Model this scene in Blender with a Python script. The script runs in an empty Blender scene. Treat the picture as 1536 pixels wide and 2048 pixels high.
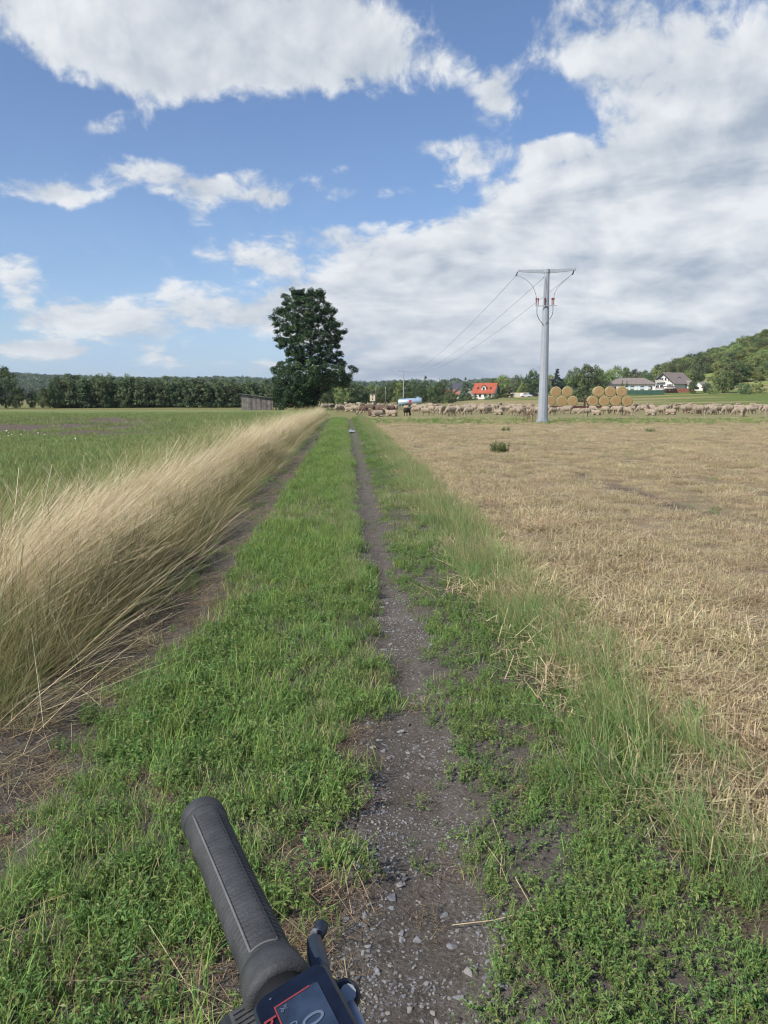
import bpy, bmesh, math, random
import numpy as np
from mathutils import Vector, Matrix, Euler, noise as mnoise

R = math.radians
rng = np.random.default_rng(7)
random.seed(7)
scene = bpy.context.scene
COL = scene.collection

# ------------------------------------------------------------------ camera
FPX, CAMH = 1540.0, 1.5
PITCH = math.atan((1024 - 798) / FPX)
YAW = R(2.87)
FWD = np.array([math.sin(YAW) * math.cos(PITCH), math.cos(YAW) * math.cos(PITCH), -math.sin(PITCH)])
RGT = np.array([math.cos(YAW), -math.sin(YAW), 0.0])
UPV = np.cross(RGT, FWD)
cam_d = bpy.data.cameras.new('camera')
cam = bpy.data.objects.new('camera', cam_d)
COL.objects.link(cam)
cam_d.sensor_fit = 'VERTICAL'
cam_d.sensor_height = 24.0
cam_d.sensor_width = 18.0
cam_d.lens = 24.0 * FPX / 2048
cam_d.clip_start = 0.02
cam_d.clip_end = 20000
cam.location = (0, 0, CAMH)
cam.rotation_euler = (math.pi / 2 - PITCH, 0, -YAW)
scene.camera = cam


def ray(u, v):
    return FWD + RGT * (u - 768) / FPX + UPV * (1024 - v) / FPX


def gnd(u, v, z=0.0):
    d = ray(u, v)
    return d * (z - CAMH) / d[2] + np.array([0, 0, CAMH])


def at(u, v, dist):
    """point on the pixel's ray at horizontal distance dist"""
    d = ray(u, v)
    return d * dist / math.hypot(d[0], d[1]) + np.array([0, 0, CAMH])


def proj(x, y, z):
    q = np.stack([x, y, z - CAMH], -1)
    w = q @ FWD
    return 768 + FPX * (q @ RGT) / w, 1024 - FPX * (q @ UPV) / w


# ------------------------------------------------------------------ light and sky
SUN_AZ, SUN_EL = R(-126), R(42)          # azimuth from +Y towards +X: the sun stands to the left, a little behind
SUNV = np.array([math.sin(SUN_AZ) * math.cos(SUN_EL), math.cos(SUN_AZ) * math.cos(SUN_EL), math.sin(SUN_EL)])
sl = bpy.data.lights.new('sun', 'SUN')
sl.energy = 4.6
sl.angle = R(1.2)
sl.color = (1.0, 0.94, 0.84)
so = bpy.data.objects.new('sun', sl)
COL.objects.link(so)
so.rotation_euler = Vector(SUNV).to_track_quat('Z', 'Y').to_euler()

vs = scene.view_settings
vs.view_transform = 'Standard'
vs.look = 'None'
vs.exposure = 0.32
vs.gamma = 1.0
vs.use_curve_mapping = False

cy = scene.cycles
cy.filter_width = 1.15
cy.max_bounces = 6
cy.diffuse_bounces = 3
cy.glossy_bounces = 2
cy.transmission_bounces = 3
cy.caustics_reflective = False
cy.caustics_refractive = False
world = bpy.data.worlds.new('World')
scene.world = world
world.use_nodes = True


class X:
    """tiny expression wrapper round shader Math nodes"""
    tree = None

    def __init__(s, sock):
        s.s = sock

    @staticmethod
    def m(op, *a, clamp=False):
        n = X.tree.nodes.new('ShaderNodeMath')
        n.operation = op
        n.use_clamp = clamp
        for i, v in enumerate(a):
            if isinstance(v, X):
                X.tree.links.new(v.s, n.inputs[i])
            else:
                n.inputs[i].default_value = v
        return X(n.outputs[0])

    def __add__(s, o): return X.m('ADD', s, o)
    __radd__ = __add__
    def __sub__(s, o): return X.m('SUBTRACT', s, o)
    def __rsub__(s, o): return X.m('SUBTRACT', o, s)
    def __mul__(s, o): return X.m('MULTIPLY', s, o)
    __rmul__ = __mul__
    def __truediv__(s, o): return X.m('DIVIDE', s, o)
    def __rtruediv__(s, o): return X.m('DIVIDE', o, s)
    def mx(s, o): return X.m('MAXIMUM', s, o)
    def mn(s, o): return X.m('MINIMUM', s, o)
    def step(s, a, b):
        n = X.tree.nodes.new('ShaderNodeMapRange')
        n.interpolation_type = 'SMOOTHSTEP'
        X.tree.links.new(s.s, n.inputs[0])
        n.inputs[1].default_value = a
        n.inputs[2].default_value = b
        return X(n.outputs[0])


def xnoise(vec, scale, detail=6, rough=0.55, dist=0.0, lac=2.0):
    n = X.tree.nodes.new('ShaderNodeTexNoise')
    n.inputs['Scale'].default_value = scale
    n.inputs['Detail'].default_value = detail
    n.inputs['Roughness'].default_value = rough
    n.inputs['Distortion'].default_value = dist
    n.inputs['Lacunarity'].default_value = lac
    if vec is not None:
        X.tree.links.new(vec, n.inputs['Vector'])
    return X(n.outputs[0])


def xcomb(x, y, z):
    n = X.tree.nodes.new('ShaderNodeCombineXYZ')
    for i, v in enumerate((x, y, z)):
        if isinstance(v, X):
            X.tree.links.new(v.s, n.inputs[i])
        else:
            n.inputs[i].default_value = v
    return n.outputs[0]


def xmix(f, a, b):
    n = X.tree.nodes.new('ShaderNodeMix')
    n.data_type = 'RGBA'
    n.clamp_factor = True
    for v, k in ((f, 0), (a, 6), (b, 7)):
        if isinstance(v, X):
            X.tree.links.new(v.s, n.inputs[k])
        elif isinstance(v, (int, float)):
            n.inputs[k].default_value = v
        elif isinstance(v, (tuple, list)):
            n.inputs[k].default_value = (*v[:3], 1)
        else:
            X.tree.links.new(v, n.inputs[k])
    return n.outputs[2]


def build_sky():
    t = world.node_tree
    t.nodes.clear()
    X.tree = t
    out = t.nodes.new('ShaderNodeOutputWorld')
    bg = t.nodes.new('ShaderNodeBackground')
    bg.inputs[1].default_value = 0.1
    t.links.new(bg.outputs[0], out.inputs[0])
    sky = t.nodes.new('ShaderNodeTexSky')
    sky.sky_type = 'NISHITA'
    sky.sun_disc = False
    sky.sun_elevation = SUN_EL
    sky.sun_rotation = SUN_AZ
    sky.altitude = 200
    sky.air_density = 1.0
    sky.dust_density = 0.6
    sky.ozone_density = 2.0
    tc = t.nodes.new('ShaderNodeTexCoord')
    sep = t.nodes.new('ShaderNodeSeparateXYZ')
    t.links.new(tc.outputs['Generated'], sep.inputs[0])
    x, y, z = (X(sep.outputs[i]) for i in range(3))
    r = X.m('SQRT', x * x + y * y).mx(0.001)
    el = X.m('ARCTAN2', z, r)
    az = X.m('ARCTAN2', x, y)
    # cloud-space coordinates: flattened more and more towards the horizon
    def coords(daz=0.0, de=0.0):
        ex = (el + de).mx(0.0)
        g = X.m('LOGARITHM', ex + 0.10, math.e) * 0.52
        a = az + daz
        return xcomb(X.m('SINE', a), X.m('COSINE', a), g)
    q0 = coords()
    q1 = coords(-0.018, 0.020)

    def pix(u, v):
        d = ray(u, v)
        return math.atan2(d[0], d[1]), math.atan2(d[2], math.hypot(d[0], d[1]))

    def blob(u, v, su, sv, amp):
        a, e = pix(u, v)
        dx = (az - a) * (FPX / su)
        dy = (el - e) * (FPX / sv)
        return X.m('EXPONENT', (dx * dx + dy * dy) * -1.0) * amp
    # where the sky holds its larger clouds and its clear gaps
    blobs = [(430, 30, 420, 110, .42), (640, 105, 170, 75, .22), (250, 110, 120, 70, .18), (360, 170, 110, 45, .20), (540, 150, 160, 50, .16), (800, 130, 90, 50, .12), (50, 10, 130, 60, .30), (140, 120, 80, 40, .08),
             (1290, 90, 240, 120, .36), (1190, 190, 80, 60, .16), (1480, 150, 150, 120, .18), (1110, 60, 60, 50, .12),
             (1000, 195, 46, 46, .34), (960, 120, 70, 50, .14), (250, 258, 62, 30, .25), (190, 250, 40, 20, .15), (285, 345, 85, 36, .34),
             (400, 372, 60, 24, .26), (440, 405, 80, 26, .20), (395, 440, 45, 30, .24), (65, 372, 95, 30, .34), (500, 360, 60, 30, .16), (130, 395, 50, 16, .2),
             (640, 365, 70, 26, .24), (560, 400, 45, 22, .25), (845, 288, 85, 20, .24), (915, 325, 70, 34, .27), (1090, 292, 90, 22, .24),
             (690, 395, 50, 18, .22), (800, 380, 70, 20, .2), (690, 335, 45, 16, .2),
             (40, 555, 60, 48, .34), (370, 585, 110, 40, .30), (165, 615, 70, 24, .24), (250, 655, 130, 36, .32), (480, 640, 110, 30, .28), (560, 590, 90, 40, .16),
             (310, 712, 50, 22, .28), (40, 715, 90, 24, .26), (740, 755, 80, 14, .30), (840, 735, 70, 18, .26), (440, 735, 80, 20, .2), (130, 700, 60, 20, .16),
             (280, 515, 240, 24, .24), (640, 470, 110, 28, .24), (30, 640, 100, 18, .2), (480, 500, 120, 30, .2), (60, 690, 90, 14, .2),
             (560, 255, 330, 70, -.12), (100, 220, 160, 60, -.06), (150, 460, 170, 30, -.08), (985, 60, 55, 75, -.26), (1125, 225, 75, 45, -.26), (330, 290, 60, 22, -.12),
             (620, 700, 170, 30, -.12)]
    bias = None
    for b in blobs:
        k = blob(*b)
        bias = k if bias is None else bias + k
    # the big grey-white bank that fills the lower right
    a1, e1 = pix(480, 560)
    a2, e2 = pix(1536, 120)
    nx, ny = -(e2 - e1), (a2 - a1)
    L = math.hypot(nx, ny)
    sd = ((az - a1) * (nx / L) + (el - e1) * (ny / L)) * -1.0     # positive below the line
    behind = X.m('COSINE', az - a2).step(-0.3, 0.5)
    lowleft = (az - pix(480, 600)[0]).step(-0.05, 0.16)
    bank = sd.step(-0.05, 0.06) * behind * lowleft
    n1 = xnoise(q0, 7.5, 7, 0.58, 0.3)
    n2 = xnoise(q1, 7.5, 4, 0.54, 0.3)
    n3 = xnoise(q0, 26.0, 5, 0.62, 0.4)
    puff = X.m('ABSOLUTE', xnoise(q0, 11.0, 4, 0.5, 0.2) - 0.5) * 2.0 - 0.22
    n4 = xnoise(xcomb(X.m('SINE', az) * 0.45, X.m('COSINE', az) * 0.45, el * 2.2), 9.0, 4, 0.6, 0.5)
    dens = n1 * 0.92 + (n3 - 0.5) * 0.50 + puff * 0.32 + bias * 1.18 + bank * 0.60 - 0.672
    mask = dens.step(-0.02, 0.21)
    mask = mask * z.step(-0.01, 0.02)
    lit = ((n1 - n2) * 2.4 + (n3 - 0.5) * 0.8 + puff * 0.8 + 0.76 - (dens - 0.16).mx(0.0) * 0.62 + bank * 0.13 + (n4 - 0.5) * 1.9 * bank)
    lowr = bank * (1.0 - el.step(0.02, 0.20)) * 0.30
    lit = lit - lowr
    lit = X.m('MINIMUM', X.m('MAXIMUM', lit, 0.0), 1.0)
    ccol = xmix(lit, (3.3, 3.85, 4.6), (6.9, 7.1, 7.3))
    # a thin veil that pales the blue towards the horizon
    nv = xnoise(q0, 4.0, 4, 0.65, 0.5)
    veil = (1.0 - el.step(0.0, 0.34)) * 0.50 * nv.step(0.30, 0.72) + 0.04 + (1.0 - el.step(-0.01, 0.13)) * 0.45
    tint = t.nodes.new('ShaderNodeMix')
    tint.data_type = 'RGBA'
    tint.blend_type = 'MULTIPLY'
    tint.inputs[0].default_value = 1.0
    t.links.new(sky.outputs[0], tint.inputs[6])
    tint.inputs[7].default_value = (.88, .97, 1.14, 1)
    base = xmix(veil, tint.outputs[2], (3.5, 4.9, 6.9))
    col = xmix(mask * 0.96, base, ccol)
    t.links.new(col, bg.inputs[0])


build_sky()
world.cycles.sampling_method = 'MANUAL'
world.cycles.sample_map_resolution = 512

# ------------------------------------------------------------------ helpers


def srgb(r, g, b):
    f = lambda c: ((c / 255 + 0.055) / 1.055) ** 2.4 if c > 10 else c / 255 / 12.92
    return (f(r), f(g), f(b))


def tag(o, label=None, cat=None, group=None, kind=None):
    if label: o['label'] = label
    if cat: o['category'] = cat
    if group: o['group'] = group
    if kind: o['kind'] = kind
    return o


def hash2(ix, iy, s):
    h = (ix.astype(np.int64) * 374761393 + iy.astype(np.int64) * 668265263 + s * 974711) & 0x7fffffff
    h = ((h ^ (h >> 13)) * 1274126177) & 0x7fffffff
    h = h ^ (h >> 16)
    return (h & 0xffff) / 65535.0


def vnoise(x, y, s=0):
    x = np.asarray(x, float); y = np.asarray(y, float)
    ix, iy = np.floor(x), np.floor(y)
    fx, fy = x - ix, y - iy
    fx = fx * fx * (3 - 2 * fx); fy = fy * fy * (3 - 2 * fy)
    a = hash2(ix, iy, s); b = hash2(ix + 1, iy, s); c = hash2(ix, iy + 1, s); d = hash2(ix + 1, iy + 1, s)
    return (a * (1 - fx) + b * fx) * (1 - fy) + (c * (1 - fx) + d * fx) * fy


def fbm(x, y, s=0, o=4):
    x = np.asarray(x, float); y = np.asarray(y, float)
    t = 0; a = .5
    for k in range(o):
        t = t + a * vnoise(x * 2 ** k, y * 2 ** k, s + k * 17)
        a *= .5
    return t


def sstep(a, b, x):
    t = np.clip((x - a) / (b - a), 0, 1)
    return t * t * (3 - 2 * t)


def hz(x, y):
    """terrain height"""
    x = np.asarray(x, float); y = np.asarray(y, float)
    hill = 60 * np.exp(-((x - 360) / 132) ** 2 - ((y - 430) / 165) ** 2)
    ramp = 3.6 * sstep(140, 300, y) * sstep(0, 125, x)
    far = sstep(70, 140, np.hypot(x, y)) * (fbm(x / 45, y / 45, 5) - .5) * .5
    near = 1 - sstep(45, 62, y)
    rel = near * (-.045 * np.exp(-((x - .29) / .17) ** 2) - .05 * np.exp(-((x + 1.25) / .2) ** 2)
                  + .05 * sstep(-1.7, -2.6, x) + (fbm(x * 2.2, y * 2.2, 9) - .5) * .045)
    return hill + ramp + far + rel


def hz1(x, y):
    return float(hz(np.array([x]), np.array([y]))[0])


def new_mesh(name, V, F, mats=(), smooth=False, cols=None, midx=None):
    V = np.asarray(V, np.float32).reshape(-1, 3)
    me = bpy.data.meshes.new(name)
    if isinstance(F, np.ndarray) and F.ndim == 2:
        n, k = F.shape
        me.vertices.add(len(V)); me.vertices.foreach_set('co', V.ravel())
        me.loops.add(n * k); me.loops.foreach_set('vertex_index', F.astype(np.int32).ravel())
        me.polygons.add(n); me.polygons.foreach_set('loop_start', np.arange(0, n * k, k, dtype=np.int32))
        try:
            me.polygons.foreach_set('loop_total', np.full(n, k, np.int32))
        except Exception:
            pass
    else:
        me.from_pydata([tuple(map(float, v)) for v in V], [], [tuple(int(i) for i in f) for f in F])
    for m in mats: me.materials.append(m)
    if midx is not None: me.polygons.foreach_set('material_index', np.asarray(midx, np.int32))
    me.polygons.foreach_set('use_smooth', np.full(len(me.polygons), bool(smooth)))
    if cols is not None:
        c = np.ones((len(V), 4), np.float32); c[:, :3] = cols
        a = me.color_attributes.new('Col', 'FLOAT_COLOR', 'POINT')
        a.data.foreach_set('color', c.ravel())
    me.update(calc_edges=True)
    me.validate()
    return me


def link(name, me, parent=None, loc=(0, 0, 0), rot=(0, 0, 0), scale=(1, 1, 1)):
    o = bpy.data.objects.new(name, me)
    COL.objects.link(o)
    o.location = loc; o.rotation_euler = rot; o.scale = scale
    if parent is not None: o.parent = parent
    return o


def empty(name, loc=(0, 0, 0), rz=0.0, scale=1.0):
    o = bpy.data.objects.new(name, None)
    COL.objects.link(o)
    o.empty_display_size = .2
    o.location = loc; o.rotation_euler = (0, 0, rz)
    o.scale = (scale,) * 3
    return o


def copy_tree(o, parent=None):
    c = o.copy()
    COL.objects.link(c)
    c.parent = parent
    for ch in o.children: copy_tree(ch, c)
    return c


class MB:
    def __init__(s):
        s.v = []; s.f = []; s.m = []

    def add(s, V, F, m=0):
        b = len(s.v)
        s.v += [tuple(map(float, p)) for p in V]
        s.f += [tuple(i + b for i in f) for f in F]
        s.m += [m] * len(F)
        return s

    def box(s, c, size, rot=None, m=0, taper=1.0):
        hx, hy, hzz = size[0] / 2, size[1] / 2, size[2] / 2
        P = [(-hx, -hy, -hzz), (hx, -hy, -hzz), (hx, hy, -hzz), (-hx, hy, -hzz),
             (-hx * taper, -hy * taper, hzz), (hx * taper, -hy * taper, hzz), (hx * taper, hy * taper, hzz), (-hx * taper, hy * taper, hzz)]
        M = Euler(rot).to_matrix() if rot is not None and not isinstance(rot, Matrix) else rot
        P = [Vector(p) if M is None else M @ Vector(p) for p in P]
        P = [p + Vector(c) for p in P]
        return s.add(P, [(0, 3, 2, 1), (4, 5, 6, 7), (0, 1, 5, 4), (1, 2, 6, 5), (2, 3, 7, 6), (3, 0, 4, 7)], m)

    def tube(s, pts, rad, n=8, m=0, caps=True, phase=0.0):
        pts = [Vector(p) for p in pts]
        if not hasattr(rad, '__len__'): rad = [rad] * len(pts)
        V = []; F = []
        d0 = (pts[1] - pts[0]).normalized()
        a = d0.orthogonal().normalized()
        for i, p in enumerate(pts):
            d = (pts[min(i + 1, len(pts) - 1)] - pts[max(i - 1, 0)]).normalized()
            a = (a - d * a.dot(d)).normalized()
            b = d.cross(a)
            for k in range(n):
                t = 2 * math.pi * k / n + phase
                V.append(p + (a * math.cos(t) + b * math.sin(t)) * rad[i])
        for i in range(len(pts) - 1):
            for k in range(n):
                k2 = (k + 1) % n
                F.append((i * n + k, i * n + k2, (i + 1) * n + k2, (i + 1) * n + k))
        if caps:
            F.append(tuple(range(n - 1, -1, -1)))
            F.append(tuple((len(pts) - 1) * n + k for k in range(n)))
        return s.add(V, F, m)

    def loft(s, rings, m=0, closed_ends=True):
        n = len(rings[0]); V = [p for r_ in rings for p in r_]; F = []
        for i in range(len(rings) - 1):
            for k in range(n):
                k2 = (k + 1) % n
                F.append((i * n + k, i * n + k2, (i + 1) * n + k2, (i + 1) * n + k))
        if closed_ends:
            F.append(tuple(range(n - 1, -1, -1)))
            F.append(tuple((len(rings) - 1) * n + k for k in range(n)))
        return s.add(V, F, m)

    def prism(s, poly, axis, d, m=0):
        """extrude polygon (list of 3-D points) by vector d"""
        n = len(poly); V = [Vector(p) for p in poly] + [Vector(p) + Vector(d) for p in poly]
        F = [tuple(range(n - 1, -1, -1)), tuple(range(n, 2 * n))]
        F += [(k, (k + 1) % n, n + (k + 1) % n, n + k) for k in range(n)]
        return s.add(V, F, m)

    def mesh(s, name, mats, smooth=False):
        return new_mesh(name, s.v, s.f, mats, smooth, midx=s.m)

    def build(s, name, mats, parent=None, loc=(0, 0, 0), rot=(0, 0, 0), smooth=False, bevel=0):
        mats = mats if isinstance(mats, (list, tuple)) else [mats]
        me = s.mesh(name, mats, smooth)
        if bevel:
            bm = bmesh.new(); bm.from_mesh(me)
            bmesh.ops.recalc_face_normals(bm, faces=bm.faces)
            bmesh.ops.bevel(bm, geom=list(bm.edges), offset=bevel, segments=2, affect='EDGES', profile=.6)
            bm.to_mesh(me); bm.free()
        return link(name, me, parent, loc, rot)


# ------------------------------------------------------------------ materials


def mat_plain(name, col, rough=.7, var=.18, scale=6.0, bump=.0, metal=0.0, bscale=None, spec=.4, coat=0.0):
    m = bpy.data.materials.new(name); m.use_nodes = True
    t = m.node_tree; X.tree = t
    b = t.nodes['Principled BSDF']
    b.inputs['Roughness'].default_value = rough
    b.inputs['Metallic'].default_value = metal
    b.inputs['Specular IOR Level'].default_value = spec
    b.inputs['Coat Weight'].default_value = coat
    tc = t.nodes.new('ShaderNodeTexCoord')
    n = xnoise(tc.outputs['Object'], scale, 6, .6)
    lo = tuple(c * (1 - var) for c in col); hi = tuple(min(1, c * (1 + var)) for c in col)
    t.links.new(xmix(n.step(.3, .7), lo, hi), b.inputs['Base Color'])
    if bump:
        n2 = xnoise(tc.outputs['Object'], bscale or scale * 4, 5, .6)
        bp = t.nodes.new('ShaderNodeBump'); bp.inputs['Strength'].default_value = bump
        bp.inputs['Distance'].default_value = .02
        t.links.new(n2.s, bp.inputs['Height']); t.links.new(bp.outputs[0], b.inputs['Normal'])
    return m


def mat_leaf(name, gain=(1, 1, 1), transl=.35, rough=.55, objvar=.25, gloss=.25):
    """foliage: colour from the per-leaf attribute, varied per plant"""
    m = bpy.data.materials.new(name); m.use_nodes = True
    t = m.node_tree; X.tree = t
    t.nodes.clear()
    out = t.nodes.new('ShaderNodeOutputMaterial')
    at_ = t.nodes.new('ShaderNodeAttribute'); at_.attribute_name = 'Col'
    oi = t.nodes.new('ShaderNodeObjectInfo')
    rnd = X(oi.outputs['Random'])
    hs = t.nodes.new('ShaderNodeHueSaturation')
    t.links.new((rnd * .045 + .478).s, hs.inputs['Hue'])
    rv = X.m('FRACT', rnd * 7.31)
    t.links.new((rv * (2 * objvar) + (1 - objvar)).s, hs.inputs['Value'])
    mul = t.nodes.new('ShaderNodeMix'); mul.data_type = 'RGBA'; mul.blend_type = 'MULTIPLY'; mul.inputs[0].default_value = 1
    t.links.new(at_.outputs['Color'], mul.inputs[6]); mul.inputs[7].default_value = (*gain, 1)
    t.links.new(mul.outputs[2], hs.inputs['Color'])
    d = t.nodes.new('ShaderNodeBsdfPrincipled')
    d.inputs['Roughness'].default_value = rough
    d.inputs['Specular IOR Level'].default_value = gloss
    tr = t.nodes.new('ShaderNodeBsdfTranslucent')
    t.links.new(hs.outputs[0], d.inputs['Base Color']); t.links.new(hs.outputs[0], tr.inputs[0])
    mx = t.nodes.new('ShaderNodeMixShader'); mx.inputs[0].default_value = transl
    t.links.new(d.outputs[0], mx.inputs[1]); t.links.new(tr.outputs[0], mx.inputs[2])
    t.links.new(mx.outputs[0], out.inputs[0])
    return m


M = {}
M['leaf'] = mat_leaf('foliage')
M['alder'] = mat_leaf('alder_foliage', objvar=0.0, transl=.25)
M['grass'] = mat_leaf('grass_blades', transl=.4, objvar=.18)
M['straw'] = mat_leaf('dry_straw', transl=.3, objvar=.22, gloss=.35)
M['bark'] = mat_plain('bark', (.09, .075, .06), .9, .3, 8, .6)
M['pole'] = mat_plain('pole_paint', srgb(150, 155, 161), .5, .06, 2, .05)
M['wire'] = mat_plain('wire', (.16, .17, .19), .5, .1, 2)
M['steel'] = mat_plain('galvanised_steel', (.35, .37, .39), .45, .15, 5, 0, .6)
M['insul'] = mat_plain('insulator_brown', (.20, .06, .04), .35, .2, 9)
M['darkrub'] = mat_plain('dark_rubber', (.02, .02, .022), .7, .2, 9)


def terrain_mat(name, kind):
    m = bpy.data.materials.new(name); m.use_nodes = True
    t = m.node_tree; X.tree = t
    b = t.nodes['Principled BSDF']; b.inputs['Roughness'].default_value = .95
    b.inputs['Specular IOR Level'].default_value = .15
    tc = t.nodes.new('ShaderNodeTexCoord')
    P = tc.outputs['Object']
    sep = t.nodes.new('ShaderNodeSeparateXYZ'); t.links.new(P, sep.inputs[0])
    x, y, z = (X(sep.outputs[i]) for i in range(3))
    big = xnoise(P, .05, 4, .6)
    mid = xnoise(P, .6, 5, .6)
    fine = xnoise(P, 9, 6, .65)
    vfine = xnoise(P, 70, 5, .7)
    bumpn = vfine; bs = .5; bd = .02
    if kind == 'track':
        vor = t.nodes.new('ShaderNodeTexVoronoi'); vor.inputs['Scale'].default_value = 65
        t.links.new(P, vor.inputs['Vector'])
        st = X(vor.outputs['Distance'])
        soil = xmix(fine.step(.3, .7), (.066, .056, .047), (.118, .102, .086))
        soil = xmix(vfine.step(.42, .72), soil, (.175, .155, .135))
        peb = xmix(vfine, (.10, .10, .105), (.22, .22, .23))
        gm = (.26 - st).step(0, .14) * fine.step(.48, .66)
        col = xmix(gm * .35, soil, peb)
        farm = y.step(9, 45)
        gcol = xmix(mid.step(.3, .7), (.085, .13, .03), (.12, .16, .045))
        col = xmix(farm * .35, col, gcol)
        col = xmix(y.step(57, 61), col, xmix(mid.step(.3, .7), (.17, .17, .07), (.24, .22, .10)))
        bumpn = (vfine * .9 + fine * .4 + (1 - st) * .12); bs = .8
    elif kind == 'stubble':
        soil = xmix(fine.step(.3, .7), (.10, .075, .050), (.20, .155, .095))
        straw = xmix(vfine.step(.35, .7), (.22, .175, .11), (.40, .33, .21))
        near = xmix(mid.step(.35, .65) * .4 + .4, soil, straw)
        rows = xnoise(xcomb(x * .9, y * .05, 0.0), 1.2, 4, .6)
        fstraw = xmix(mid.step(.3, .7), (.31, .26, .155), (.38, .32, .195))
        fstraw = xmix(rows.step(.42, .62) * .45, fstraw, (.23, .19, .115))
        col = xmix(y.step(8, 40) * .75, near, fstraw)
        # greener regrowth strip across the far end of the field
        strip = y.step(44, 49) * (1 - y.step(58, 62)) * mid.step(.25, .6)
        col = xmix(strip * .75, col, (.14, .165, .05))
        col = xmix(y.step(61, 66) * (.35 + .5 * mid), col, (.20, .195, .075))
        # wheel marks of bare soil
        wob = xnoise(xcomb(0.0, y * .25, 0.0), 1, 2, .5) * .9
        for x0, sl_ in ((4.2, .0), (6.2, .0)):
            dd = X.m('ABSOLUTE', x - x0 - y * sl_ - wob)
            tr = (1 - dd.step(.05, .30)) * mid.step(.38, .55) * y.step(6, 9) * (1 - y.step(19, 28))
            col = xmix(tr * .85, col, (.085, .066, .052))
        edge = xmix(fine.step(.3, .7), (.070, .054, .040), (.125, .098, .072))
        col = xmix(x.step(1.15, 1.75), edge, col)
        bs = .6
    elif kind == 'meadow':
        g = xmix(mid.step(.3, .7), (.135, .18, .06), (.175, .22, .075))
        g = xmix(fine.step(.4, .7) * .5, g, (.20, .22, .085))
        pl = y.step(29, 33) * (1 - y.step(60, 72)) * (1 - (x + y * .22).step(-5, 5)) * mid.step(.22, .42)
        soil = xmix(fine.step(.35, .65), (.105, .082, .066), (.165, .13, .105))
        col = xmix(pl, g, soil)
        dry = y.step(100, 112) * mid.step(.2, .5)
        col = xmix(dry * .8, col, (.30, .25, .13))
        bs = .7; bd = .04
    else:
        g1 = xmix(mid.step(.3, .7), (.10, .15, .035), (.15, .18, .05))
        tan = xmix(mid.step(.3, .7), (.24, .20, .095), (.33, .27, .14))
        lines = xnoise(xcomb(x * .012, y * .07, 0.0), 1.0, 3, .5)
        band = lines.step(.44, .56)
        col = xmix(band, g1, tan)
        olive = xmix(mid.step(.3, .7), (.155, .165, .055), (.215, .20, .08))
        col = xmix((1 - y.step(150, 185)) * .85, col, olive)
        hill = z.step(5.5, 9)
        hm = xmix(xnoise(P, .03, 4, .6).step(.35, .6), (.20, .25, .075), (.38, .34, .15))
        col = xmix(hill, col, hm)
        farf = y.step(600, 800)
        col = xmix(farf * .9, col, xmix(big.step(.4, .6), (.12, .17, .05), (.26, .24, .11)))
        bs = .5; bd = .1
    t.links.new(col if not isinstance(col, X) else col.s, b.inputs['Base Color'])
    bp = t.nodes.new('ShaderNodeBump'); bp.inputs['Strength'].default_value = bs
    bp.inputs['Distance'].default_value = bd
    t.links.new(bumpn.s, bp.inputs['Height']); t.links.new(bp.outputs[0], b.inputs['Normal'])
    return m


# ------------------------------------------------------------------ ground
def axis(lo, hi, fine, grow):
    """grid lines between lo and hi, finest at the end nearest zero"""
    pts = [lo]
    while pts[-1] < hi - 1e-6:
        c = pts[-1]
        pts.append(min(hi, c + max(fine, abs(c) * grow)))
    return np.array(pts)


def sheet(name, xs, ys, mat, kind_label):
    Xg, Yg = np.meshgrid(xs, ys)
    Z = hz(Xg, Yg)
    if name == 'ground': Z = Z - .35 * (Yg < 111)      # tucked under the nearer sheets
    V = np.stack([Xg, Yg, Z], -1).reshape(-1, 3)
    nx, ny = len(xs), len(ys)
    i = np.arange(nx - 1)[None, :] + np.arange(ny - 1)[:, None] * nx
    F = np.stack([i, i + 1, i + 1 + nx, i + nx], -1).reshape(-1, 4)
    me = new_mesh(name, V, F, [mat], True)
    o = link(name, me)
    return tag(o, kind_label, None, None, 'structure')


YN = np.unique(np.concatenate([axis(-8, -1, .35, .0), axis(-1, 12, .05, .011), axis(12, 112, .12, .02)]))
YF = np.unique(np.concatenate([axis(106, 700, 3, .012), axis(700, 6000, 10, .06)]))
XT = np.arange(-1.6, 1.1001, .05)
XR = axis(1.1, 520, .05, .03)
XL = -axis(1.6, 520, .05, .03)[::-1]
track = sheet('farm_track', XT, YN, terrain_mat('track_soil', 'track'), 'rutted farm track of dark soil with a grassy middle')
stub = sheet('stubble_field', XR, YN, terrain_mat('stubble_soil', 'stubble'), 'harvested tan stubble field beside the track')
mead = sheet('meadow', XL, YN, terrain_mat('meadow_turf', 'meadow'), 'green meadow with a dark bare strip beyond the tall grass')
XF = np.unique(np.concatenate([-axis(520, 6000, 10, .06), np.arange(-520, 521, 8), axis(520, 6000, 10, .06)]))
sheet('ground', XF, YF, terrain_mat('far_fields', 'far'), 'far fields and rising hillside beyond the flock')

# ------------------------------------------------------------------ plant pieces


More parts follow.
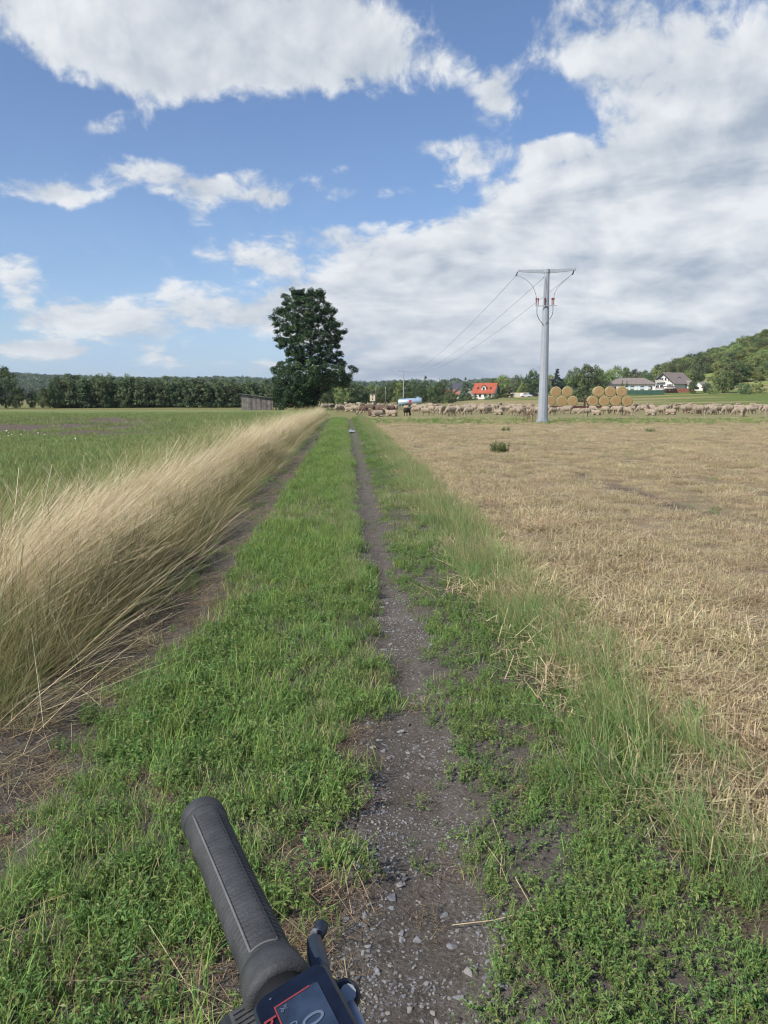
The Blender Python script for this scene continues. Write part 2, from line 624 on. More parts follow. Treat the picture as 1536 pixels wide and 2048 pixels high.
def ribbons(base, az_, th0, th1, length, width, segs, cols, twist=None, tip=.15, r_=rng):
    """curved tapering blades; th = angle from vertical at root and tip"""
    n = len(base)
    t = np.linspace(0, 1, segs + 1)
    th = th0[:, None] + (th1 - th0)[:, None] * t[None, :]
    ds = length[:, None] / segs
    thm = (th[:, 1:] + th[:, :-1]) / 2
    hr = np.concatenate([np.zeros((n, 1)), np.cumsum(np.sin(thm) * ds, 1)], 1)
    vz = np.concatenate([np.zeros((n, 1)), np.cumsum(np.cos(thm) * ds, 1)], 1)
    P = np.stack([base[:, None, 0] + hr * np.sin(az_)[:, None], base[:, None, 1] + hr * np.cos(az_)[:, None], base[:, None, 2] + vz], -1)
    if twist is None: twist = r_.uniform(-.9, .9, n)
    sa = az_ + np.pi / 2 + twist
    S = np.stack([np.sin(sa), np.cos(sa), r_.uniform(-.3, .3, n)], -1)
    w = width[:, None] * np.maximum(tip, 1 - t[None, :] ** 2.2) / 2
    L_ = P - S[:, None, :] * w[..., None]; R_ = P + S[:, None, :] * w[..., None]
    V = np.stack([L_, R_], 2).reshape(-1, 3)
    k = np.arange(segs)
    o = (np.arange(n) * (segs + 1) * 2)[:, None]
    a = o + k[None, :] * 2
    F = np.stack([a, a + 1, a + 3, a + 2], -1).reshape(-1, 4)
    C = np.repeat(cols, (segs + 1) * 2, axis=0)
    return V, F, C, P


def leaves(cen, nrm, size, cols, aspect=.5, r_=rng):
    """diamond leaf faces lying across the normal nrm"""
    n = len(cen)
    nrm = nrm / np.linalg.norm(nrm, axis=1, keepdims=True)
    a = r_.normal(size=(n, 3)); a -= nrm * np.sum(a * nrm, 1, keepdims=True)
    a /= np.linalg.norm(a, axis=1, keepdims=True)
    b = np.cross(nrm, a)
    h = size[:, None] / 2
    w = h * aspect
    bend = nrm * h * .18
    V = np.stack([cen - a * h, cen + b * w + bend, cen + a * h, cen - b * w + bend], 1).reshape(-1, 3)
    F = np.arange(4 * n).reshape(n, 4)
    return V, F, np.repeat(cols, 4, axis=0)


def join(*parts):
    V = []; F = []; C = []; o = 0
    for p in parts:
        V.append(p[0]); F.append(p[1] + o); C.append(p[2]); o += len(p[0])
    return np.concatenate(V), np.concatenate(F), np.concatenate(C)


def pick(pal, n, jit=.12, r_=rng):
    """colours from a palette [(weight, rgb)], jittered per leaf"""
    w = np.array([p[0] for p in pal], float); w /= w.sum()
    c = np.array([p[1] for p in pal])[r_.choice(len(pal), n, p=w)]
    return c * (1 + r_.uniform(-jit, jit, (n, 1))) * (1 + r_.uniform(-jit * .4, jit * .4, (n, 3)))


def disc(n, rad, r_=rng):
    a = r_.uniform(0, 2 * np.pi, n); q = rad * np.sqrt(r_.uniform(0, 1, n))
    return np.stack([q * np.cos(a), q * np.sin(a), np.zeros(n)], -1)


_coll_n = [0]


def proto_collection(name, meshes):
    c = bpy.data.collections.new(name)
    for i, me in enumerate(meshes):
        o = bpy.data.objects.new('%s_%02d' % (name, i), me)
        c.objects.link(o)
    return c


def scatter(name, coll, pts, rot, scl, idx, label, cat=None):
    """one stuff object whose points carry the plant pieces"""
    me = bpy.data.meshes.new(name + '_points')
    pts = np.asarray(pts, np.float32)
    me.vertices.add(len(pts)); me.vertices.foreach_set('co', pts.ravel())
    a = me.attributes.new('rot', 'FLOAT_VECTOR', 'POINT'); a.data.foreach_set('vector', np.asarray(rot, np.float32).ravel())
    scl = np.asarray(scl, np.float32)
    if scl.ndim == 1: scl = np.repeat(scl[:, None], 3, 1)
    a = me.attributes.new('scl', 'FLOAT_VECTOR', 'POINT'); a.data.foreach_set('vector', scl.ravel())
    a = me.attributes.new('idx', 'INT', 'POINT'); a.data.foreach_set('value', np.asarray(idx, np.int32))
    o = link(name, me)
    g = bpy.data.node_groups.new(name + '_spread', 'GeometryNodeTree')
    g.interface.new_socket('Geometry', in_out='INPUT', socket_type='NodeSocketGeometry')
    g.interface.new_socket('Geometry', in_out='OUTPUT', socket_type='NodeSocketGeometry')
    N = g.nodes; L_ = g.links
    gi = N.new('NodeGroupInput'); go = N.new('NodeGroupOutput')
    ci = N.new('GeometryNodeCollectionInfo'); ci.inputs['Collection'].default_value = coll
    ci.inputs['Separate Children'].default_value = True; ci.inputs['Reset Children'].default_value = True
    ip = N.new('GeometryNodeInstanceOnPoints'); ip.inputs['Pick Instance'].default_value = True
    def attr(nm, ty):
        q = N.new('GeometryNodeInputNamedAttribute'); q.data_type = ty; q.inputs['Name'].default_value = nm
        return [s for s in q.outputs if s.enabled and s.name == 'Attribute'][0]
    er = N.new('FunctionNodeEulerToRotation')
    L_.new(attr('rot', 'FLOAT_VECTOR'), er.inputs[0])
    L_.new(gi.outputs[0], ip.inputs['Points']); L_.new(ci.outputs[0], ip.inputs['Instance'])
    L_.new(attr('idx', 'INT'), ip.inputs['Instance Index'])
    L_.new(er.outputs[0], ip.inputs['Rotation']); L_.new(attr('scl', 'FLOAT_VECTOR'), ip.inputs['Scale'])
    L_.new(ip.outputs[0], go.inputs[0])
    md = o.modifiers.new('spread', 'NODES'); md.node_group = g
    return tag(o, label, cat, None, 'stuff')


def in_view(x, y, z=0.0, mu=90, mv=80):
    u, v = proj(x, y, z + np.zeros_like(x))
    return (y > .8) & (u > -mu) & (u < 1536 + mu) & (v < 2048 + mv * 2)


def field_points(x0, x1, y0, y1, dens, r_=rng):
    """random points, dens(y) per square metre falling with distance (piecewise by slices)"""
    out = []
    y = y0
    while y < y1:
        y2 = min(y1, y * 1.25 + .3)
        xa = max(x0, -.62 * y2 - 1); xb = min(x1, .70 * y2 + 1)
        if xb > xa:
            n = int(dens((y + y2) / 2) * (xb - xa) * (y2 - y))
            out.append(np.stack([r_.uniform(xa, xb, n), r_.uniform(y, y2, n)], -1))
        y = y2
    P = np.concatenate(out)
    return P[in_view(P[:, 0], P[:, 1])]


GREEN = [(5, (.235, .36, .088)), (3, (.29, .415, .11)), (2, (.185, .295, .078)), (.9, (.38, .37, .16))]
MEAD = [(5, (.235, .30, .10)), (3, (.29, .345, .12)), (2, (.185, .245, .085)), (1.2, (.38, .35, .17))]
HERB = [(5, (.185, .29, .088)), (3, (.235, .34, .10)), (2, (.14, .23, .072)), (.6, (.30, .30, .13))]
TAN = [(5, (.46, .37, .20)), (3, (.53, .44, .26)), (2, (.36, .28, .14)), (1, (.42, .36, .17))]
DRYG = [(4, (.68, .575, .37)), (3, (.78, .68, .47)), (2, (.52, .42, .245)), (.8, (.42, .385, .18))]


def turf_clump(seed, n=34, rad=.10, h=(.05, .12), pal=GREEN, w=.0042, lean=.5):
    r_ = np.random.default_rng(seed)
    b = disc(n, rad, r_)
    ln = r_.uniform(*h, n)
    th0 = r_.uniform(0, lean, n)
    A = ribbons(b, r_.uniform(0, 2 * np.pi, n), th0, th0 + r_.uniform(.2, 1.1, n), ln, r_.uniform(.7, 1.25, n) * w, 3, pick(pal, n, .2, r_), r_=r_)
    return A[:3]


def herb_clump(seed, stems=9, rad=.07, h=(.03, .09), sprawl=.6, leaf=.018, pal=HERB, per=9):
    r_ = np.random.default_rng(seed)
    b = disc(stems, rad, r_)
    th0 = r_.uniform(0, sprawl, stems); th1 = th0 + r_.uniform(-.2, .6, stems)
    ln = r_.uniform(*h, stems)
    st = ribbons(b, r_.uniform(0, 2 * np.pi, stems), th0, th1, ln, np.full(stems, .0022), 4, pick(pal, stems, .15, r_), r_=r_, tip=.5)
    P = st[3]
    n = stems * per
    si = np.repeat(np.arange(stems), per)
    tt = r_.uniform(.15, 1.0, n) * 4
    k = np.minimum(tt.astype(int), 3); fr = (tt - k)[:, None]
    c = P[si, k] * (1 - fr) + P[si, k + 1] * fr
    off = r_.normal(size=(n, 3)); off /= np.linalg.norm(off, axis=1, keepdims=True)
    off[:, 2] = np.abs(off[:, 2]) * .8
    c = c + off * leaf * .42
    nr = r_.normal(size=(n, 3)) * .7 + np.array([0, 0, .9])
    lv = leaves(c, nr, r_.uniform(.6, 1.3, n) * leaf, pick(pal, n, .2, r_), .36, r_)
    return join(st[:3], lv)


def mesh_of(name, part, mat):
    return new_mesh(name, part[0], part[1], [mat], False, part[2])


# the track's ruts and bare patches, taken from where they lie on the ground
RUT = np.array([(gnd(0, v)[1], gnd(a, v)[0], gnd(b, v)[0]) for v, a, b in
                [(2040, 690, 1010), (1900, 715, 980), (1750, 725, 935), (1600, 735, 900), (1500, 715, 890), (1440, 775, 880), (1395, 800, 845), (1350, 775, 865),
                 (1290, 745, 870), (1230, 750, 835), (1190, 745, 825), (1155, 748, 785), (1120, 715, 790), (1050, 712, 768), (950, 702, 742), (880, 696, 722), (840, 692, 706)]])
LRUT = np.array([(gnd(0, v)[1], gnd(a, v)[0], gnd(b, v)[0]) for v, a, b in
                 [(1900, -700, -330), (1650, -260, 20), (1560, -120, 95), (1480, -20, 110), (1400, 30, 170), (1320, 110, 300), (1260, 210, 410), (1200, 350, 470), (1160, 400, 450), (1110, 420, 490), (1050, 440, 530),
                  (960, 540, 590), (900, 600, 628), (850, 644, 656)]])


def rut_mask(x, y, tab, soft=.05):
    o = np.argsort(tab[:, 0]); T = tab[o]
    a = np.interp(y, T[:, 0], T[:, 1]); b = np.interp(y, T[:, 0], T[:, 2])
    nz = (fbm(x * 5, y * 4, 31) - .47) * .24
    d = np.minimum(x - a, b - x) + nz + .035 * sstep(4.5, 2.2, y) + .004
    return sstep(-soft, soft, d)


def ell(x, y, lst):
    u, v = proj(x, y, np.zeros_like(x))
    m = np.zeros_like(x)
    for cu, cv, su, sv, amp in lst:
        m = np.maximum(m, amp * np.exp(-(((u - cu) / su) ** 2 + ((v - cv) / sv) ** 2) ** 1.6))
    return m


DRY = [(665, 1790, 135, 105, 1), (640, 1910, 160, 80, 1), (400, 1985, 230, 70, 1), (705, 1500, 55, 60, .9), (330, 1570, 90, 45, .5), (620, 1660, 110, 40, .45),
       (540, 1180, 60, 14, .7), (215, 1400, 60, 20, .5), (700, 1640, 45, 60, .8), (200, 2020, 160, 30, .4)]


def spread_rot(n, tilt=.12, r_=rng):
    return np.stack([r_.normal(0, tilt, n), r_.normal(0, tilt, n), r_.uniform(0, 2 * np.pi, n)], -1)


# --- green turf on the middle strip and both shoulders of the track
turf = [mesh_of('turf_clump', turf_clump(100 + i), M['grass']) for i in range(4)]
turf += [mesh_of('turf_clump', turf_clump(110 + i, 20, .08, (.08, .19), GREEN, .0036, .35), M['grass']) for i in range(2)]
herb = [mesh_of('herb_clump', herb_clump(120 + i, 11, .07, (.04, .105), .5, .021), M['grass']) for i in range(4)]
creep = [mesh_of('creeping_herb', herb_clump(130 + i, 10, .06, (.04, .11), 1.35, .017), M['grass']) for i in range(4)]
YEL = [(4, (.33, .36, .14)), (3, (.40, .40, .19)), (2, (.46, .41, .24)), (2, (.25, .32, .10))]
old = [mesh_of('pale_clump', turf_clump(140 + i, 30, .10, (.04, .13), YEL, .0036, .6), M['grass']) for i in range(2)]
c_turf = proto_collection('turf_piece', turf + herb + creep + old)

P = field_points(-1.75, 1.25, 1.35, 62, lambda y: 560 if y < 4 else (300 if y < 9 else (170 if y < 25 else 90)))
x, y = P[:, 0], P[:, 1]
rr = rut_mask(x, y, RUT); lr = rut_mask(x, y, LRUT)
dry = ell(x, y, DRY)
nz = fbm(x * 3.5, y * 2.5, 77)
mid = sstep(-1.15, -1.0, x) * (1 - sstep(.05, .3, x))
right = sstep(.3, .5, x)
left = 1 - sstep(-1.5, -1.3, x)
keep = (1 - rr) * (1 - .97 * lr * sstep(.22, .40, fbm(x * 1.1 + 7, y * .8, 55))) * (1 - .9 * dry)
keep *= np.where(x > .3, .62 + .7 * sstep(.30, .55, nz), 1.0) * np.where(x < -1.05, .45 + .6 * sstep(.35, .55, nz), 1.0)
keep *= .75 + .25 * sstep(.3, .5, nz)
ok = rng.uniform(size=len(x)) < keep
x, y = x[ok], y[ok]; n = len(x)
isr = (x > .25) | (x < -1.0)
ty = rng.uniform(size=n)
tall = vnoise(x * 1.3, y * .8, 3)
idx = np.where(isr, np.where(ty < .12, rng.integers(0, 4, n), np.where(ty < .36, rng.integers(6, 10, n), rng.integers(10, 14, n))),
               np.where(ty < .20 + .3 * sstep(3, 9, y), rng.integers(0, 4, n), np.where(ty < .24 + .3 * sstep(3, 9, y) + .08 * tall, rng.integers(4, 6, n), rng.integers(6, 10, n))))
idx = np.where(rng.uniform(size=n) < (.03 + .40 * sstep(.52, .66, fbm(x * .9 + 3, y * .5, 91))) * (.3 + .7 * sstep(2.5, 6, y)), rng.integers(14, 16, n), idx)
sc = rng.uniform(.65, 1.1, n) * (.7 + .5 * tall) * np.where(isr, .78, 1.0) * (1 + .25 * sstep(8, 30, y))
scatter('track_grass', c_turf, np.stack([x, y, hz(x, y)], -1), spread_rot(n, .14), sc, idx, 'short fresh green grass and herbs growing on the track')

# --- a thin green mat seedlings inside the ruts
P = field_points(-1.6, .7, 1.35, 30, lambda y: 70)
x, y = P[:, 0], P[:, 1]
ok = ((rut_mask(x, y, RUT) > .3) | (rut_mask(x, y, LRUT) > .3)) & (fbm(x * 4, y * 2, 12) > .52) & (rng.uniform(size=len(x)) < .6)
x, y = x[ok], y[ok]; n = len(x)
scatter('rut_seedlings', c_turf, np.stack([x, y, hz(x, y)], -1), spread_rot(n, .2), rng.uniform(.35, .7, n), rng.integers(10, 14, n), 'small green seedlings creeping into the bare ruts')

# --- dry litter
def litter(seed, n=60, rad=.10, ln=(.015, .06), w=.0022, pal=TAN):
    r_ = np.random.default_rng(seed)
    b = disc(n, rad, r_); b[:, 2] = r_.uniform(.001, .012, n)
    th = r_.uniform(1.2, 1.6, n)
    return ribbons(b, r_.uniform(0, 2 * np.pi, n), th, th + r_.uniform(-.1, .25, n), r_.uniform(*ln, n), np.full(n, w), 2, pick(pal, n, .2, r_), r_=r_, tip=.6)[:3]


LIT = [(4, (.30, .225, .13)), (3, (.38, .30, .18)), (3, (.19, .135, .08)), (1, (.13, .09, .05))]
lit = [mesh_of('dry_litter', litter(200 + i, 80, .10, (.012, .05), .0022, LIT), M['straw']) for i in range(3)]
lit += [mesh_of('dry_litter', litter(210 + i, 9, .16, (.10, .30), .0028), M['straw']) for i in range(2)]
c_lit = proto_collection('litter_piece', lit)
P = field_points(-1.75, 1.2, 1.35, 22, lambda y: 190 if y < 6 else 60)
x, y = P[:, 0], P[:, 1]
dry = ell(x, y, DRY); lr = rut_mask(x, y, LRUT)
pr = np.maximum(dry * 1.0, .75 * lr) + .06 + .3 * sstep(-1.2, -1.5, x)
pr *= 1 - .8 * rut_mask(x, y, RUT)
ok = rng.uniform(size=len(x)) < pr
x, y = x[ok], y[ok]; n = len(x)
idx = np.where(rng.uniform(size=n) < np.where(x < -1.1, .72, .94), rng.integers(0, 3, n), rng.integers(3, 5, n))
scatter('dry_litter', c_lit, np.stack([x, y, hz(x, y) + .004], -1), spread_rot(n, .08), rng.uniform(.7, 1.2, n), idx, 'dry tan plant litter lying on bare patches of the track')

# --- verge of long grass between track and stubble
def verge_clump(seed, n=74, rad=.13, h=(.12, .34), tan=.25):
    r_ = np.random.default_rng(seed)
    b = disc(n, rad, r_)
    pal = [(6, (.24, .37, .12)), (3, (.31, .43, .155)), (2, (.18, .285, .09)), (6 * tan, (.46, .41, .22))]
    th0 = r_.uniform(0, .55, n)
    az_ = np.where(r_.uniform(size=n) < .6, r_.normal(-.9, .7, n), r_.uniform(0, 2 * np.pi, n))
    A = ribbons(b, az_, th0, th0 + r_.uniform(.1, 1.2, n), r_.uniform(*h, n), r_.uniform(.0028, .0062, n), 5, pick(pal, n, .18, r_), r_=r_)
    k = max(5, n // 9)
    b2 = disc(k, rad, r_)
    t2 = r_.uniform(.05, .6, k)
    az2 = np.where(r_.uniform(size=k) < .6, r_.normal(-.8, .6, k), r_.uniform(0, 2 * np.pi, k))
    Bq = ribbons(b2, az2, t2, t2 + r_.uniform(0, .5, k), r_.uniform(.25, .5, k), np.full(k, .0026), 5, pick([(4, (.45, .40, .19)), (2, (.30, .31, .12)), (2, (.5, .42, .23))], k, .15, r_), r_=r_, tip=.7)
    tipp = Bq[3][:, -1]; dirp = Bq[3][:, -1] - Bq[3][:, -2]
    hc = np.repeat(tipp, 4, 0) - np.repeat(dirp, 4, 0) * r_.uniform(0, 1.0, (4 * k, 1)) + r_.normal(0, .002, (4 * k, 3))
    hd = leaves(hc, r_.normal(size=(4 * k, 3)), np.full(4 * k, .014), pick(TAN, 4 * k, .15, r_), .35, r_)
    return join(A[:3], Bq[:3], hd)


verge = [mesh_of('verge_tuft', verge_clump(300 + i, tan=.12 + .1 * i), M['grass']) for i in range(5)]
c_verge = proto_collection('verge_piece', verge)
P = field_points(.62, 2.3, 1.4, 66, lambda y: 75 if y < 6 else (55 if y < 20 else 34))
x, y = P[:, 0], P[:, 1]
wv = .12 * (fbm(y * .7, x * 0, 8) - .5) * 2
cx = 1.30 + wv
pr = np.exp(-((x - cx) / np.where(x > cx, .33, .28)) ** 2) * (.75 + .9 * sstep(.35, .6, fbm(x * 1.5, y * .9, 61)))
ok = rng.uniform(size=len(x)) < pr
x, y = x[ok], y[ok]; n = len(x)
sc = rng.uniform(.5, .92, n) * np.exp(-((x - 1.3) / .65) ** 2) * (.8 + .4 * vnoise(x, y * .6, 4))
ny_ = 420
ys = 6 + 46 * rng.uniform(size=ny_) ** 1.3; xs_ = rng.normal(-.02, .07, ny_) + .05
x = np.concatenate([x, xs_]); y = np.concatenate([y, ys]); sc = np.concatenate([sc, rng.uniform(.28, .5, ny_)]); n = len(x)
scatter('verge_grass', c_verge, np.stack([x, y, hz(x, y) - .005], -1), spread_rot(n, .12) * [1, 1, .11], sc, rng.integers(0, 5, n), 'long green and tan grass along the edge of the stubble')

# --- stubble
STUB = [(5, (.52, .425, .255)), (3, (.62, .525, .335)), (2, (.40, .315, .18)), (1, (.31, .24, .135))]
def stubble_patch(seed, n=70, size=.42):
    r_ = np.random.default_rng(seed)
    row = np.round(r_.uniform(-1.4, 1.4, n)) * .14
    b = np.stack([row + r_.normal(0, .028, n), r_.uniform(-size / 2, size / 2, n), np.zeros(n)], -1)
    th = np.abs(r_.normal(0, .32, n))
    A = ribbons(b, r_.uniform(0, 2 * np.pi, n), th, th + r_.uniform(-.1, .35, n), r_.uniform(.03, .085, n), r_.uniform(.0032, .005, n), 2, pick(STUB, n, .18, r_), r_=r_, tip=.8)
    k = 150
    b2 = np.stack([r_.uniform(-size / 2, size / 2, k), r_.uniform(-size / 2, size / 2, k), r_.uniform(.003, .045, k)], -1)
    th = r_.uniform(1.1, 1.62, k)
    Bq = ribbons(b2, r_.uniform(0, 2 * np.pi, k), th, th + r_.uniform(-.1, .3, k), r_.uniform(.04, .17, k), r_.uniform(.0025, .005, k), 2, pick(STUB, k, .2, r_), r_=r_, tip=.6)
    return join(A[:3], Bq[:3])


stubm = [mesh_of('stubble_tuft', stubble_patch(400 + i), M['straw']) for i in range(5)]
c_stub = proto_collection('stubble_piece', stubm)
P = field_points(1.0, 60, 1.2, 60, lambda y: 34 if y < 8 else (19 if y < 20 else (10 if y < 35 else 6)))
x, y = P[:, 0], P[:, 1]
pr = sstep(1.05, 1.55, x + (fbm(x * 2, y * 1.2, 5) - .5) * .6) * (.72 + .5 * sstep(.30, .55, fbm(x * .8, y * .5, 45)))
for x0 in (4.2, 6.2):
    d = np.abs(x - x0 - .45 - .4 * (fbm(y * .25, x * 0, 71) - .5))
    pr *= 1 - .85 * (1 - sstep(.15, .38, d)) * sstep(6, 9, y) * (1 - sstep(19, 28, y)) * sstep(.42, .55, fbm(x * .8, y * .35, 19))
pr *= 1 - .6 * sstep(46, 58, y)
ok = rng.uniform(size=len(x)) < pr
x, y = x[ok], y[ok]; n = len(x)
rot = spread_rot(n, .05); rot[:, 2] = rng.normal(0, .12, n) + np.pi * rng.integers(0, 2, n)
scatter('stubble', c_stub, np.stack([x, y, hz(x, y) - .004], -1), rot, rng.uniform(.7, 1.15, n) * (.75 + .5 * vnoise(x * .7, y * .5, 2)) * (.62 + .8 * vnoise(x * 1.6, y * .02, 91)), rng.integers(0, 5, n), 'cut tan straw stubble and loose straw on the harvested field')
# sparse green weeds and a regrowth strip in the stubble
P = field_points(1.6, 60, 2.2, 61, lambda y: 3.0 if y < 25 else 5)
x, y = P[:, 0], P[:, 1]
strip = sstep(43, 48, y) * (1 - sstep(56, 61, y))
ok = rng.uniform(size=len(x)) < np.maximum(.09 * sstep(.5, .62, fbm(x * .5, y * .3, 21)) * 2 + .02, strip * .8)
x, y = x[ok], y[ok]; n = len(x)
scatter('stubble_weeds', c_turf, np.stack([x, y, hz(x, y)], -1), spread_rot(n, .1), rng.uniform(.6, 1.1, n) * (1 + .8 * sstep(35, 48, y)), rng.integers(0, 10, n), 'sparse green weeds sprouting through the stubble')

# --- the bank of tall dry grass on the left, blown over towards the track
def tall_clump(seed, n=27, rad=.13, ln=(.70, 1.25), pal=DRYG, lean=(.70, 1.15), bend=(-.12, .26), w=.0050, heads=True, spread=.42, az0=1.0):
    r_ = np.random.default_rng(seed)
    b = disc(n, rad, r_)
    th0 = r_.uniform(*lean, n)
    az_ = np.where(r_.uniform(size=n) < .88, r_.normal(az0, spread, n), r_.uniform(0, 2 * np.pi, n))
    L_ = r_.uniform(*ln, n)
    A = ribbons(b, az_, th0, th0 + r_.uniform(*bend, n), L_, r_.uniform(.5, 1.35, n) * w, 7, pick(pal, n, .16, r_), r_=r_, tip=.5)
    parts = [A[:3]]
    if heads:
        k = n // 3
        sel = r_.choice(n, k, replace=False)
        t1 = A[3][sel, -1]; d = A[3][sel, -1] - A[3][sel, -2]
        m = 7
        hc = np.repeat(t1, m, 0) - np.repeat(d, m, 0) * r_.uniform(-.25, .8, (k * m, 1)) + r_.normal(0, .0035, (k * m, 3))
        nn = np.cross(np.repeat(d, m, 0), r_.normal(size=(k * m, 3)))
        parts.append(leaves(hc, nn, np.full(k * m, .021), pick(pal, k * m, .18, r_) * [.9, .86, .80], .26, r_))
    return join(*parts)


GRTALL = [(4, (.27, .31, .11)), (3, (.34, .35, .14)), (2, (.5, .44, .24)), (2, (.19, .26, .08))]
tallm = [mesh_of('tall_dry_tuft', tall_clump(500 + i), M['straw']) for i in range(5)]
tallm += [mesh_of('tall_dry_tuft', tall_clump(510 + i, 16, .15, (.5, 1.05), DRYG, (.75, 1.35), (-.1, .3), .0036, False, (1.0, 3.0)[i], 1.4), M['straw']) for i in range(2)]     # 5,6 flopped over
tallm += [mesh_of('tall_green_tuft', tall_clump(520 + i, 30, .14, (.55, 1.0), GRTALL, (.25, .65), (.2, .8), .0038, True, .5), M['grass']) for i in range(3)]      # 7,8,9
UND = [(4, (.17, .20, .07)), (3, (.28, .25, .12)), (2, (.13, .18, .05)), (2, (.36, .28, .15))]
tallm += [mesh_of('under_tuft', tall_clump(530 + i, 40, .15, (.22, .62), UND, (.0, 1.0), (.0, .7), .0042, False, 3.0), M['grass']) for i in range(3)]               # 10,11,12
tallm += [mesh_of('brown_weed', tall_clump(540, 9, .10, (.6, .95), [(1, (.20, .11, .06)), (1, (.27, .17, .09))], (.0, .3), (.0, .3), .006, True, 2.0), M['straw'])]                       # 13
c_tall = proto_collection('tall_piece', tallm)
P = field_points(-4.3, -1.45, 2.4, 75, lambda y: 135 if y < 9 else (84 if y < 20 else (44 if y < 40 else 24)))
x, y = P[:, 0], P[:, 1]
edge = -1.58 + .20 * (fbm(y * .8, x * 0, 15) - .5) * 2
back = -3.25 + .5 * (fbm(y * .4, x * 0, 16) - .5) * 2
pr = sstep(edge + .12, edge - .12, x) * sstep(back - .5, back, x)
tuft = sstep(edge - .42, edge - .72, x)              # the tall tufts root further back than the tangle at their feet
ok = rng.uniform(size=len(x)) < pr
x, y, edge, back, tuft = x[ok], y[ok], edge[ok], back[ok], tuft[ok]; n = len(x)
ty = rng.uniform(size=n)
nearedge = sstep(edge - .35, edge, x)
gback = sstep(back + .45, back - .1, x + (fbm(x, y * .3, 33) - .5) * .7)
idx = np.where(ty < .22 + (.25 + .15 * sstep(8, 4, y)) * nearedge, rng.integers(10, 13, n),
               np.where(ty < .22 + .25 * nearedge + .22 + .2 * nearedge, rng.integers(5, 7, n),
                        np.where(rng.uniform(size=n) < gback, rng.integers(7, 10, n), rng.integers(0, 5, n))))
idx = np.where(rng.uniform(size=n) < tuft, idx, np.where(rng.uniform(size=n) < .16, rng.integers(5, 7, n), rng.integers(10, 13, n)))
sc = rng.uniform(.75, 1.1, n) * (.70 + .5 * vnoise(x * .9, y * .5, 66)) * (1 - .38 * sstep(edge - 1.15, edge - .5, x) * (idx < 5)) * np.where((idx >= 10) & (x > edge - .2), .7, 1.0)
idx = np.where((rng.uniform(size=n) < .022) & (x < edge - .7), 13, idx)
rot = np.stack([rng.normal(0, .06, n), rng.normal(0, .06, n), rng.normal(0, .22, n)], -1)
scatter('tall_dry_grass', c_tall, np.stack([x, y, hz(x, y) - .01], -1), rot, sc, idx, 'tall straw coloured grass blown over along the left of the track')

# --- meadow turf beyond the bank
def meadow_patch(seed, n=90, size=.6):
    r_ = np.random.default_rng(seed)
    b = np.stack([r_.uniform(-size / 2, size / 2, n), r_.uniform(-size / 2, size / 2, n), np.zeros(n)], -1)
    th = r_.uniform(0, .6, n)
    return ribbons(b, r_.uniform(0, 2 * np.pi, n), th, th + r_.uniform(.1, 1.0, n), r_.uniform(.05, .15, n), r_.uniform(.005, .010, n), 2, pick(MEAD, n, .2, r_), r_=r_)[:3]


meadm = [mesh_of('meadow_tuft', meadow_patch(600 + i), M['grass']) for i in range(4)]
c_mead = proto_collection('meadow_piece', meadm)
P = field_points(-60, -2.9, 4, 80, lambda y: 14 if y < 20 else (7 if y < 40 else 2.6))
x, y = P[:, 0], P[:, 1]
bare = sstep(29, 33, y) * (1 - sstep(60, 72, y)) * (1 - sstep(-5, 5, x + y * .22)) * sstep(.25, .38, fbm(x * .3, y * .3, 9))
ok = rng.uniform(size=len(x)) < (1 - .95 * bare)
x, y = x[ok], y[ok]; n = len(x)
scatter('meadow_grass', c_mead, np.stack([x, y, hz(x, y)], -1), spread_rot(n, .06), rng.uniform(.8, 1.3, n) * (.8 + .5 * vnoise(x * .3, y * .3, 7)) * (1 + .5 * sstep(25, 60, y)), rng.integers(0, 4, n), 'short green meadow grass beyond the tall dry grass')

# ------------------------------------------------------------------ trees
def crown_part(r_, cen, crad, per, leaf, pal, flat=.75, up=.5, jit=.22):
    """leaf faces spread through many clumps"""
    n = len(cen)
    N = n * per
    ci = np.repeat(np.arange(n), per)
    d = r_.normal(size=(N, 3)); d /= np.linalg.norm(d, axis=1, keepdims=True)
    q = r_.uniform(.25, 1, N) ** .6
    off = d * (q * crad[ci])[:, None]; off[:, 2] *= flat
    c = cen[ci] + off
    nr = d + r_.normal(size=(N, 3)) * .55 + np.array([0, 0, up])
    tone = pick(pal, n, .16, r_)[ci]
    cols = tone * (1 + r_.uniform(-jit, jit, (N, 1)))
    return leaves(c, nr, r_.uniform(.7, 1.3, N) * leaf, cols, .8, r_)


def limbs(mb, r_, top, r0, ends, start=.15):
    """trunk from the ground to top, and a limb to each end"""
    k = 7
    pts = [(Vector((0, 0, 0)).lerp(Vector(top), i / (k - 1)) + Vector((r_.normal(0, .02), r_.normal(0, .02), 0)) * (top[2] * .2)) for i in range(k)]
    pts[0] = Vector((0, 0, -.3))
    mb.tube(pts, [r0 * (1 - .88 * i / (k - 1)) * (1.35 if i == 0 else 1) for i in range(k)], 7)
    for e in ends:
        e = Vector(e)
        hh = max(start * top[2], e.z - math.hypot(e.x, e.y) * r_.uniform(.25, .7))
        f = min(.97, hh / top[2])
        s_ = pts[int(f * (k - 1))].lerp(pts[min(k - 1, int(f * (k - 1)) + 1)], f * (k - 1) % 1)
        m_ = s_.lerp(e, .5) + Vector((0, 0, -.04 * top[2] * r_.uniform(0, 1)))
        rb = r0 * (1 - .85 * f) * .42
        mb.tube([s_, m_, e], [rb, rb * .6, rb * .2], 5, caps=False)


